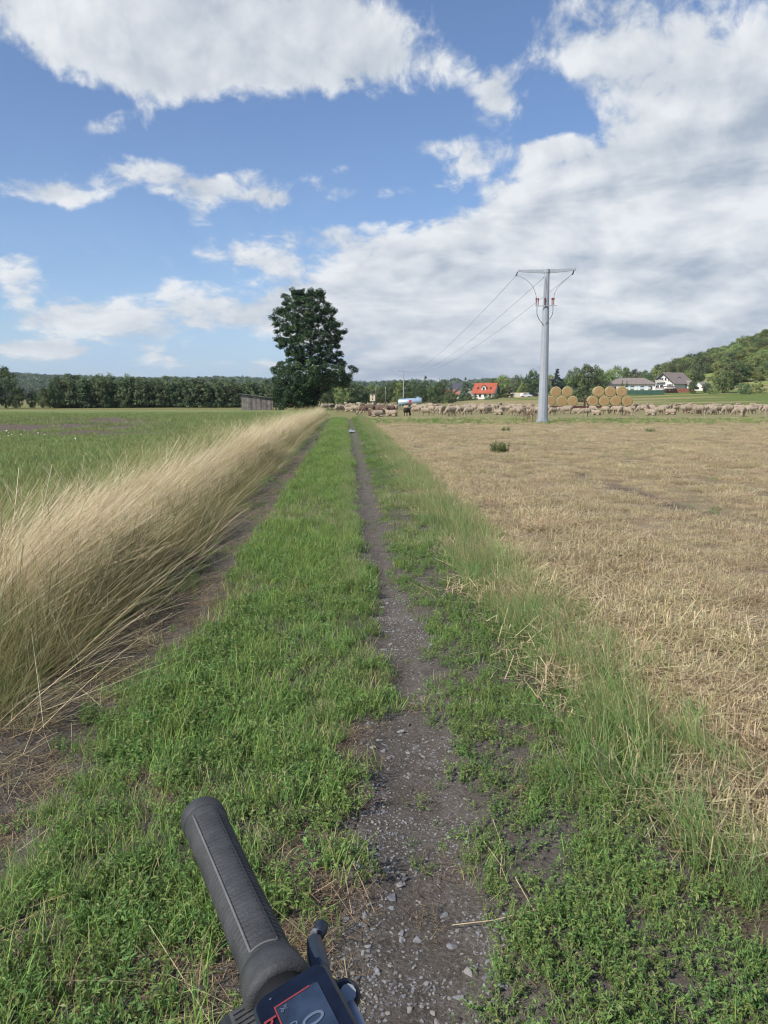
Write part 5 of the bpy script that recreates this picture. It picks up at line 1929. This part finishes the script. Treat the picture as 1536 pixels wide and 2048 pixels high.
# ------------------------------------------------------------------ single plants in the field
def dock_stalks():
    p = gnd(1058, 846)
    x, y = float(p[0]), float(p[1])
    o = empty('dock_plant', (x, y, hz1(x, y)))
    r_ = np.random.default_rng(31)
    n = 22
    b = disc(n, .42, r_) * [1, .6, 1]
    th = r_.uniform(0, .25, n)
    A = ribbons(b, r_.uniform(0, 6.28, n), th, th + r_.uniform(0, .2, n), r_.uniform(.6, 1.25, n), np.full(n, .018), 6, pick([(1, (.13, .055, .028)), (1, (.18, .09, .045))], n, .2, r_), r_=r_, tip=.4)
    k = 30
    hc = A[3][:, 3:, :].reshape(-1, 3); hc = np.repeat(hc, 10, 0) + r_.normal(0, .03, (len(hc) * 10, 3))
    hd = leaves(hc, r_.normal(size=hc.shape), r_.uniform(.02, .05, len(hc)), pick([(2, (.14, .055, .03)), (1, (.20, .10, .05))], len(hc), .2, r_), .6, r_)
    link('stem', mesh_of('dock_stem', A[:3], M['straw']), o); link('seed_head', mesh_of('dock_seed', hd, M['straw']), o)
    tag(o, 'dead rusty brown dock stalks standing beside the foot of the grey pole', 'plant')


dock_stalks()


def field_tuft(u, v, h, rad, label, dim=1.0, seed=41):
    p = gnd(u, v); x, y = float(p[0]), float(p[1])
    o = empty('weed_clump', (x, y, hz1(x, y)))
    r_ = np.random.default_rng(seed)
    pal = [(4, (.16, .22, .085)), (3, (.21, .27, .11)), (1, (.11, .16, .05))]
    parts = herb_clump(seed, 60, rad, (h * .5, h), .6, h * .16, pal, 22)
    link('foliage', mesh_of('weed_foliage', parts, M['grass']), o)
    tag(o, label, 'weed')


field_tuft(997, 906, .34, .26, 'bushy green weed clump standing alone in the stubble')
field_tuft(1012, 862, .2, .2, 'small green weed tuft between the lone clump and the pole', seed=43)
field_tuft(1300, 864, .2, .25, 'small green weed tuft far out in the stubble field', seed=44)


def flowers():
    r_ = np.random.default_rng(51)
    c = gnd(45, 885)
    n = 20
    b = np.stack([c[0] + r_.normal(0, 1.2, n), c[1] + r_.normal(0, 1.3, n)], -1)
    V = np.concatenate([b, hz(b[:, 0], b[:, 1])[:, None] + r_.uniform(.12, .3, n)[:, None]], 1)
    lv = leaves(V, r_.normal(size=(n, 3)) * .3 + [0, -.5, 1], r_.uniform(.04, .09, n), np.full((n, 3), .75), .9, r_)
    st = ribbons(V - [0, 0, .28], r_.uniform(0, 6, n), np.zeros(n), np.zeros(n) + .05, np.full(n, .28), np.full(n, .006), 2, pick(GREEN, n, .1, r_), r_=r_)
    o = link('meadow_flowers', mesh_of('meadow_flowers', join(lv, st[:3]), M['grass']))
    tag(o, 'scattered small white flowers in the green meadow', None, None, 'stuff')


flowers()


def puddle(u, v, sx, sy, label):
    p = gnd(u, v); x, y = float(p[0]), float(p[1])
    n = 28; V = [(0, 0, 0)]
    for k in range(n):
        t = 2 * math.pi * k / n
        q = 1 + .22 * math.sin(3 * t + x * 9) + .13 * math.sin(5 * t)
        V.append((math.cos(t) * sx * q, math.sin(t) * sy * q, 0))
    F = [(0, k + 1, (k + 1) % n + 1) for k in range(n)]
    m = mat_plain('puddle_water', (.05, .045, .04), .03, .1, 2, spec=.8)
    zz = max(hz1(x + a, y + b_) for a in (-sx, 0, sx) for b_ in (-sy, 0, sy))
    o = link('puddle', new_mesh('puddle', V, F, [m]), None, (x, y, zz + .012))
    tag(o, label, 'puddle')


puddle(702, 862, .17, 1.5, 'small puddle shining in the right wheel rut')
puddle(637, 877, .16, .7, 'small puddle shining in the left wheel rut')

# ------------------------------------------------------------------ stones on the track
STM = []
for c in ((.215, .215, .228), (.265, .265, .275), (.16, .155, .155), (.28, .265, .245)):
    STM.append(mat_plain('track_stone', c, .85, .22, 60, .5, bscale=160))


def stone_mesh(seed, mat):
    r_ = np.random.default_rng(seed)
    bm = bmesh.new()
    p = r_.normal(size=(13, 3)); p /= np.linalg.norm(p, axis=1, keepdims=True)
    for q in p: bm.verts.new(q * [.5, .42, .27] * r_.uniform(.8, 1.05))
    bmesh.ops.convex_hull(bm, input=list(bm.verts))
    bmesh.ops.delete(bm, geom=[v for v in bm.verts if not v.link_faces], context='VERTS')
    bmesh.ops.bevel(bm, geom=list(bm.edges), offset=.025, segments=1, affect='EDGES')
    me = bpy.data.meshes.new('stone'); bm.to_mesh(me); bm.free()
    me.materials.append(mat)
    return me


STONES = [stone_mesh(900 + i, STM[i % 4]) for i in range(10)]


def stones():
    r_ = np.random.default_rng(61)
    n = 0; tries = 0
    spots = [(783, 1783, .036), (800, 1755, .026), (730, 1823, .022), (985, 1935, .036), (1115, 1955, .024), (715, 1945, .022), (800, 1850, .024), (690, 1830, .02), (855, 1960, .022), (900, 1612, .022), (1085, 2040, .02)]
    def put(x, y, s):
        k = int(r_.integers(0, 10))
        o = link('stone', STONES[k], track, (x, y, hz1(x, y) + s * .0), (r_.normal(0, .16), r_.normal(0, .16), r_.uniform(0, 6.28)), (s * r_.uniform(1.0, 1.5), s * r_.uniform(.8, 1.1), s))
    for u, v, s in spots:
        p = gnd(u, v); put(float(p[0]), float(p[1]), s * 1.35)
    while n < 270 and tries < 60000:
        tries += 1
        y = 1.55 + 4.2 * r_.uniform() ** 1.7; x = r_.uniform(-1.6, .75)
        xx, yy = np.array([x]), np.array([y])
        m = max(rut_mask(xx, yy, RUT, .1)[0], .35 * ell(xx, yy, [(30, 1600, 110, 60, 1)])[0], .28 * ell(xx, yy, DRY)[0])
        if r_.uniform() > m * sstep(.33, .6, fbm(x * 4, y * 4, 14)): continue
        s = .013 + .026 * r_.uniform() ** 2.0
        s *= .8 + .22 * y / 2
        put(x, y, s); n += 1
    # the fine gravel nobody could count
    P = field_points(-1.6, .8, 1.4, 14, lambda y: 11000 if y < 3 else (4800 if y < 6 else 900))
    x, y = P[:, 0], P[:, 1]
    m = np.maximum(rut_mask(x, y, RUT, .1), .4 * ell(x, y, [(30, 1600, 110, 60, 1)]))
    m = np.maximum(m, .18 * ell(x, y, DRY))
    ok = r_.uniform(size=len(x)) < m * (.25 + .75 * sstep(.35, .6, fbm(x * 5, y * 5, 14)))
    x, y = x[ok], y[ok]; k = len(x)
    s = .003 + .014 * r_.uniform(size=k) ** 2.6
    c = proto_collection('gravel_piece', STONES[:8])
    scatter('gravel', c, np.stack([x, y, hz(x, y) + s * .02], -1), r_.uniform(0, 6.28, (k, 3)) * [.06, .06, 1], s, r_.integers(0, 8, k), 'fine grey gravel pressed into the wheel rut')


stones()


def fallen_stalks():
    r_ = np.random.default_rng(71)
    V = []
    specs = [((1030, 1760), (1075, 1845), (1110, 2045)), ((905, 1835), (985, 1840), (1080, 1828)), ((960, 1670), (1000, 1730), (1015, 1770)), ((985, 1640), (1005, 1700), (1000, 1760))]
    mb = MB()
    for sp in specs:
        pts = []
        for u, v in sp:
            p = gnd(u, v); pts.append((p[0], p[1], hz1(p[0], p[1]) + .02))
        mb.tube(pts, [.0015, .0015, .0010], 5)
    o = mb.build('fallen_stalks', mat_plain('stalk_tan', (.46, .37, .22), .8, .2, 20), None)
    tag(o, "a few long dry stalks fallen across the wheel rut", None, None, "stuff")


fallen_stalks()


# ------------------------------------------------------------------ the bicycle at the lens: it stands across the track, its left grip in view
def bicycle():
    zb = 1.205
    Eo = Vector(gnd(408, 1640, zb)); In = Vector(gnd(561, 1988, zb))
    a = (Eo - In).normalized()                     # along the bar, outwards
    glen = (Eo - In).length
    up = Vector((0, 0, 1))
    fw = a.cross(up).normalized()                  # the way the bicycle faces
    yc = In - a * .33                              # middle of the bar
    o = empty('bicycle', (yc.x, yc.y, hz1(yc.x, yc.y)))
    O = Vector(o.location)
    rub = mat_plain('grip_rubber', (.046, .047, .049), .62, .28, 55, .25, bscale=700)
    blk = mat_plain('bar_black', (.022, .022, .024), .42, .12, 30)
    navy = mat_plain('display_shell', (.018, .024, .038), .35, .12, 30)
    bezel = mat_plain('display_bezel', (.005, .008, .018), .35, .3, 60, spec=.25)
    scr = mat_plain('display_glass', (.022, .034, .060), .3, .35, 45, spec=.3)
    redm = mat_plain('display_red', (.20, .028, .034), .5, .05, 10)
    ink = mat_plain('display_ink', (.085, .11, .16), .5, .05, 10)
    W = lambda p: Vector(p) - O

    def P(s_, f_, z_):                             # metres from the inner grip end: outwards, forwards, up
        return W(In + a * s_ + fw * f_ + up * z_)

    # grip: a ribbed, slightly waisted sleeve with a raised seam, an end cap and an inner flange
    g = empty('grip', (0, 0, 0)); g.parent = o
    n = 48; rings = []
    m_ = 300
    def rad(t):
        if t < .10: return .0172 - .0026 * sstep(0, .10, t)
        return .0146 - .0006 * math.sin((t - .1) / .9 * math.pi) + .0004 * t
    for i in range(m_ + 1):
        t = i / m_
        ring = []
        for k in range(n):
            th = 2 * math.pi * k / n
            r = rad(t)
            pad = math.cos(th - 1.72)              # flat thumb pad on the upper side
            rib = 0.0
            if .12 < t < .93: rib = -.0007 * (math.sin(t * 2 * math.pi * 42) > .3)
            if .12 < t < .95 and pad > .86: r -= .0008 * (pad - .86) / .14; rib *= .45
            r += rib
            ring.append(P(.004 + t * (glen - .010), math.cos(th) * r, math.sin(th) * r))
        rings.append(ring)
    MB().loft(rings).build('sleeve', rub, g, smooth=True)
    seam = mat_plain('seam_worn', (.125, .125, .125), .8, .15, 120)
    for ang in (1.72 + .54, 1.72 - .54):
        pts = [P(.004 + t * (glen - .010), math.cos(ang) * (rad(t) + .0001), math.sin(ang) * (rad(t) + .0001)) for t in np.linspace(.10, .965, 30)]
        MB().tube(pts, .00085 if ang > 2 else .0005, 6).build('seam', seam if ang > 2 else blk, g, smooth=True)
    pts = []
    for k in range(12):
        an = 1.72 + .54 - 1.08 * k / 11
        pts.append(P(.004 + .10 * (glen - .010), math.cos(an) * (rad(.10) + .0001), math.sin(an) * (rad(.10) + .0001)))
    MB().tube(pts, .0006, 6).build('seam', seam, g, smooth=True)
    capr = []
    for s_, r in ((glen - .007, .0150), (glen - .0065, .0157), (glen + .004, .0156), (glen + .0055, .0148), (glen + .006, .0134), (glen + .0085, .0128), (glen + .012, .0106), (glen + .0135, .0068), (glen + .014, .001)):
        capr.append([P(s_, math.cos(2 * math.pi * k / n) * r, math.sin(2 * math.pi * k / n) * r) for k in range(n)])
    MB().loft(capr).build('end_cap', rub, g, smooth=True)
    fl = []
    for s_, r in ((-.004, .0150), (-.003, .0182), (.000, .0188), (.0040, .0182), (.009, .0172), (.016, .0166)):
        fl.append([P(s_, math.cos(2 * math.pi * k / n) * r, math.sin(2 * math.pi * k / n) * r) for k in range(n)])
    MB().loft(fl).build('flange', rub, g, smooth=True)

    MB().tube([P(-.004, 0, 0), P(-.024, 0, 0), P(-.10, 0, 0)], [.0150, .0150, .0145], 28).build('clamp_collar', blk, o, smooth=True)

    # right-hand grip, out of the picture
    bar_mid = -.33
    g2 = empty('grip', (0, 0, 0)); g2.parent = o
    MB().tube([P(bar_mid * 2 - .0, 0, 0), P(bar_mid * 2 - glen, 0, 0)], [.0175, .0172], 24).build('sleeve', rub, g2, smooth=True)
    hb = MB().tube([P(glen, 0, 0), P(0, 0, 0), P(bar_mid + .1, .03, -.015), P(bar_mid - .1, .03, -.015), P(bar_mid * 2, 0, 0), P(bar_mid * 2 - glen, 0, 0)], [.011, .011, .0125, .0125, .011, .011], 16).build('handlebar', blk, o, smooth=True)

    # display
    d = empty('display', (0, 0, 0)); d.parent = o
    nrm = (up * .95 - fw * .30).normalized()       # it faces the rider
    wx = -a                                        # the rider's right
    wy = nrm.cross(wx).normalized()                # the top of the screen
    C = P(-.046, .000, .015)
    def D(x, y, z=0.0): return C + wx * x + wy * y + nrm * z
    def plate(name, x0, x1, y0, y1, z0, z1, mat, par, bev=.0, rnd=.006):
        pts = []
        for cx, cy, a0 in ((x1 - rnd, y1 - rnd, 0), (x0 + rnd, y1 - rnd, 90), (x0 + rnd, y0 + rnd, 180), (x1 - rnd, y0 + rnd, 270)):
            for k in range(5):
                t = R(a0 + 22.5 * k); pts.append((cx + rnd * math.cos(t), cy + rnd * math.sin(t)))
        lv = [(z0, 0.0), (z1 - bev, 0.0), (z1, bev)]
        rings = []
        for z_, ins in lv:
            rings.append([D(x_ - (1 if x_ > (x0 + x1) / 2 else -1) * ins, y_ - (1 if y_ > (y0 + y1) / 2 else -1) * ins, z_) for x_, y_ in pts])
        return MB().loft(rings).build(name, mat, par)
    plate('shell', -.036, .040, -.0195, .0200, -.018, .0, navy, d, .002)
    plate('bezel', -.0340, .038, -.0178, .0184, .0002, .0012, bezel, d, .0003)
    plate('screen', -.0235, .032, -.0100, .0125, .0014, .0018, scr, d, .0001, .002)
    mb = MB()
    def stripe(x0, x1, y0, y1):
        mb.add([D(x0, y0, .0021), D(x1, y0, .0021), D(x1, y1, .0021), D(x0, y1, .0021)], [(0, 1, 2, 3)])
    stripe(-.0235, -.0226, -.0100, .0085); stripe(-.0226, .018, -.0100, -.0093)
    mb.build('frame_line', redm, d)
    mat_w = Matrix((wx, wy, nrm)).transposed()
    def text(name, body, x_, y_, size, mat, bold=.0):
        c = bpy.data.curves.new(name, 'FONT'); c.body = body; c.size = size; c.extrude = .00008; c.offset = bold
        c.align_x = 'CENTER'; c.align_y = 'CENTER'; c.materials.append(mat)
        q = bpy.data.objects.new(name, c); COL.objects.link(q)
        me = bpy.data.meshes.new_from_object(q.evaluated_get(bpy.context.evaluated_depsgraph_get()))
        bpy.data.objects.remove(q)
        t = bpy.data.objects.new(name, me); COL.objects.link(t); t.parent = d
        t.matrix_local = Matrix.Translation(D(x_, y_, .0022)) @ mat_w.to_4x4()
        return t
    text('speed_digit', '0', -.0050, .0030, .015, ink)
    text('assist_digit', '0', -.0085, -.0055, .0065, ink)
    text('unit_mark', '%', -.0195, -.0062, .0048, ink)
    text('maker_letters', 'bu', -.0150, -.0138, .0085, redm, .0002)
    text('bezel_mark', '+', -.029, -.010, .003, ink)

    # control pod with a ridged rubber button, on the rider's side of the bar
    def frame_box(mb, c, ax, ay, az_, sx, sy, sz):
        mb.box(c, (sx, sy, sz), Matrix((ax, ay, az_)).transposed())
    pod = empty('control_pod', (0, 0, 0)); pod.parent = o
    cp = W(Vector(at(496, 2052, math.hypot(*gnd(496, 2052, zb - .004)[:2]))))
    mb = MB(); frame_box(mb, cp - nrm * .012, wx, wy, nrm, .034, .024, .020)
    mb.build('housing', blk, pod, bevel=.003)
    mb = MB(); frame_box(mb, cp - nrm * .0005, wx, wy, nrm, .024, .013, .006)
    bt = mb.build('button', rub, pod, bevel=.0016)
    for k in range(6):
        mb = MB(); frame_box(mb, cp + wx * (-.008 + k * .0032) + nrm * .0030, wx, wy, nrm, .0013, .009, .0012)
        mb.build('ridge', rub, bt)

    # brake lever ahead of the bar, its clamp and its bolt
    lv = empty('brake_lever', (0, 0, 0)); lv.parent = o
    lm = mat_plain('lever_paint', (.020, .028, .042), .38, .12, 40)
    def px(u, v, dz): return W(Vector(gnd(u, v, zb + dz)))
    pts = [(668, 2010, 15, -.010), (655, 1985, 17, -.008), (643, 1950, 21, -.006), (634, 1905, 19, -.006), (627, 1872, 14, -.007)]
    rings = []
    for u, v, w, dz in pts:
        c1 = px(u - w, v + 4, dz); c2 = px(u + w, v - 4, dz)
        dn = Vector((0, 0, -.011))
        mid_ = (c1 + c2) / 2 + Vector((0, 0, .0025))
        rings.append([c1, mid_, c2, c2 + dn, c1 + dn])
    MB().loft(rings).build('blade', lm, lv, smooth=False, bevel=.0012)
    mb = MB(); mb.tube([px(632, 1880, -.012), px(640, 1860, -.010), px(645, 1845, -.008)], [.0035, .0045, .0038], 8)
    mb.build('ball_end', lm, lv, smooth=True)
    mb = MB(); mb.tube([px(626, 1868, -.006), px(630, 1861, -.006)], [.0022, .0016], 6); mb.build('worn_edge', mat_plain('worn_alloy', (.5, .5, .52), .4, .1, 30, 0, .8), lv)
    pts = [(650, 1985, 22, -.004), (672, 1985, 26, -.002), (690, 2010, 24, -.004), (716, 2060, 20, -.006), (740, 2110, 18, -.008)]
    rings = []
    for u, v, w, dz in pts:
        c1 = px(u - w * .8, v + w * .45, dz); c2 = px(u + w * .8, v - w * .45, dz); dn = Vector((0, 0, -.018))
        rings.append([c1, c2, c2 + dn, c1 + dn])
    MB().loft(rings).build('clamp', lm, lv, bevel=.002)
    bc = px(690, 1992, .004)
    bd = (W(Vector((0, 0, CAMH))) - bc).normalized()
    MB().tube([bc - bd * .010, bc, bc + bd * .0015], [.0078, .0078, .0066], 16).build('bolt', mat_plain('bolt_dark', (.03, .03, .032), .4, .1, 30), lv, smooth=False)
    MB().tube([px(696, 1986, .006) - bd * .002, px(696, 1986, .006) + bd * .0045], [.0042, .0040], 10).build('bolt_socket', M['steel'], lv)
    MB().tube([px(700, 2010, .004), px(716, 2042, .003), px(730, 2080, 0)], [.0028, .003, .003], 8).build('cable', mat_plain('cable_grey', (.32, .34, .40), .4, .1, 30), lv, smooth=True)

    # the rest of the bicycle, below and beside the picture
    hd = P(bar_mid, .02, 0)
    def Q(f_, z_, s_=0.0):                          # along the bicycle: forwards, height above ground, sideways
        p = O + fw * f_ + a * s_; return Vector((p.x, p.y, O.z + z_)) - O
    st = MB(); st.tube([P(bar_mid, .03, -.015), Q(-.02, 1.10), Q(-.0, 1.00)], [.02, .02, .019], 14); st.build('stem', blk, o, smooth=True)
    fr = mat_plain('frame_paint', (.03, .04, .06), .35, .1, 4, coat=.4)
    mb = MB()
    mb.tube([Q(0, 1.0), Q(.05, .80)], .024, 14); mb.tube([Q(.03, .86), Q(-.52, .30)], .032, 14); mb.tube([Q(-.52, .30), Q(-.70, .80)], .018, 12)
    mb.tube([Q(.0, .95), Q(-.66, .62)], .018, 12)
    for s_ in (-.05, .05): mb.tube([Q(-.52, .30, s_ * .5), Q(-.98, .35, s_ * 1.3)], .011, 8); mb.tube([Q(-.66, .66, s_ * .3), Q(-.98, .35, s_ * 1.3)], .009, 8)
    mb.build('frame', fr, o, smooth=True)
    mb = MB()
    for s_ in (-.055, .055): mb.tube([Q(.05, .80, s_ * .7), Q(.07, .70, s_), Q(.17, .35, s_)], [.016, .015, .011], 10)
    mb.tube([Q(.05, .80, -.05), Q(.05, .80, .05)], .017, 10)
    mb.build('fork', fr, o, smooth=True)
    for f_ in (.17, -.98):
        w = empty('wheel', Q(f_, .35)); w.parent = o
        mb = MB(); ringp = []
        N = 48
        for k in range(N + 1):
            t = 2 * math.pi * k / N; c = fw * math.cos(t) + up * math.sin(t)
            ringp.append([c * (.328 + .022 * math.cos(q)) + a * (.022 * math.sin(q)) for q in [2 * math.pi * j / 10 for j in range(10)]])
        mb.loft(ringp, closed_ends=False).build('tyre', M['darkrub'], w, smooth=True)
        mb = MB(); ringp = []
        for k in range(N + 1):
            t = 2 * math.pi * k / N; c = fw * math.cos(t) + up * math.sin(t)
            ringp.append([c * r_ + a * s_ for r_, s_ in ((.312, -.011), (.312, .011), (.292, .006), (.292, -.006))])
        mb.loft(ringp, closed_ends=False).build('rim', blk, w)
        sp = MB()
        for k in range(18):
            t = 2 * math.pi * k / 18; c = fw * math.cos(t) + up * math.sin(t)
            sp.tube([c * .02 + a * (.02 if k % 2 else -.02), c * .293], .0012, 4)
        sp.build('spokes', M['steel'], w)
        MB().tube([a * -.05, a * .05], [.02, .02], 12).build('hub', blk, w)
    sd = MB(); rg = []
    for f_, w_, z_ in ((-.86, .075, .93), (-.80, .08, .94), (-.70, .055, .925), (-.58, .022, .93), (-.55, .012, .925)):
        rg.append([Q(f_, z_ + .03 * math.sin(t), w_ * math.cos(t)) for t in [2 * math.pi * k / 14 for k in range(14)]])
    sd.loft(rg).build('saddle', blk, o, smooth=True)
    MB().tube([Q(-.70, .80), Q(-.73, .92)], .014, 10).build('seat_post', blk, o, smooth=True)
    tag(o, 'bicycle handlebar end with a black ribbed grip, brake lever and small display', 'bicycle')


bicycle()


# ------------------------------------------------------------------ the air
def haze():
    m = bpy.data.materials.new('haze_air'); m.use_nodes = True
    t = m.node_tree; t.nodes.clear()
    out = t.nodes.new('ShaderNodeOutputMaterial')
    v = t.nodes.new('ShaderNodeVolumePrincipled')
    v.inputs['Color'].default_value = (.80, .88, 1.0, 1)
    v.inputs['Density'].default_value = .00009
    v.inputs['Anisotropy'].default_value = .2
    t.links.new(v.outputs[0], out.inputs['Volume'])
    o = MB().box((0, 2800, 68), (7600, 6800, 152)).build('haze', m)
    tag(o, 'thin pale air that softens the far ridges', None, None, 'stuff')


haze()
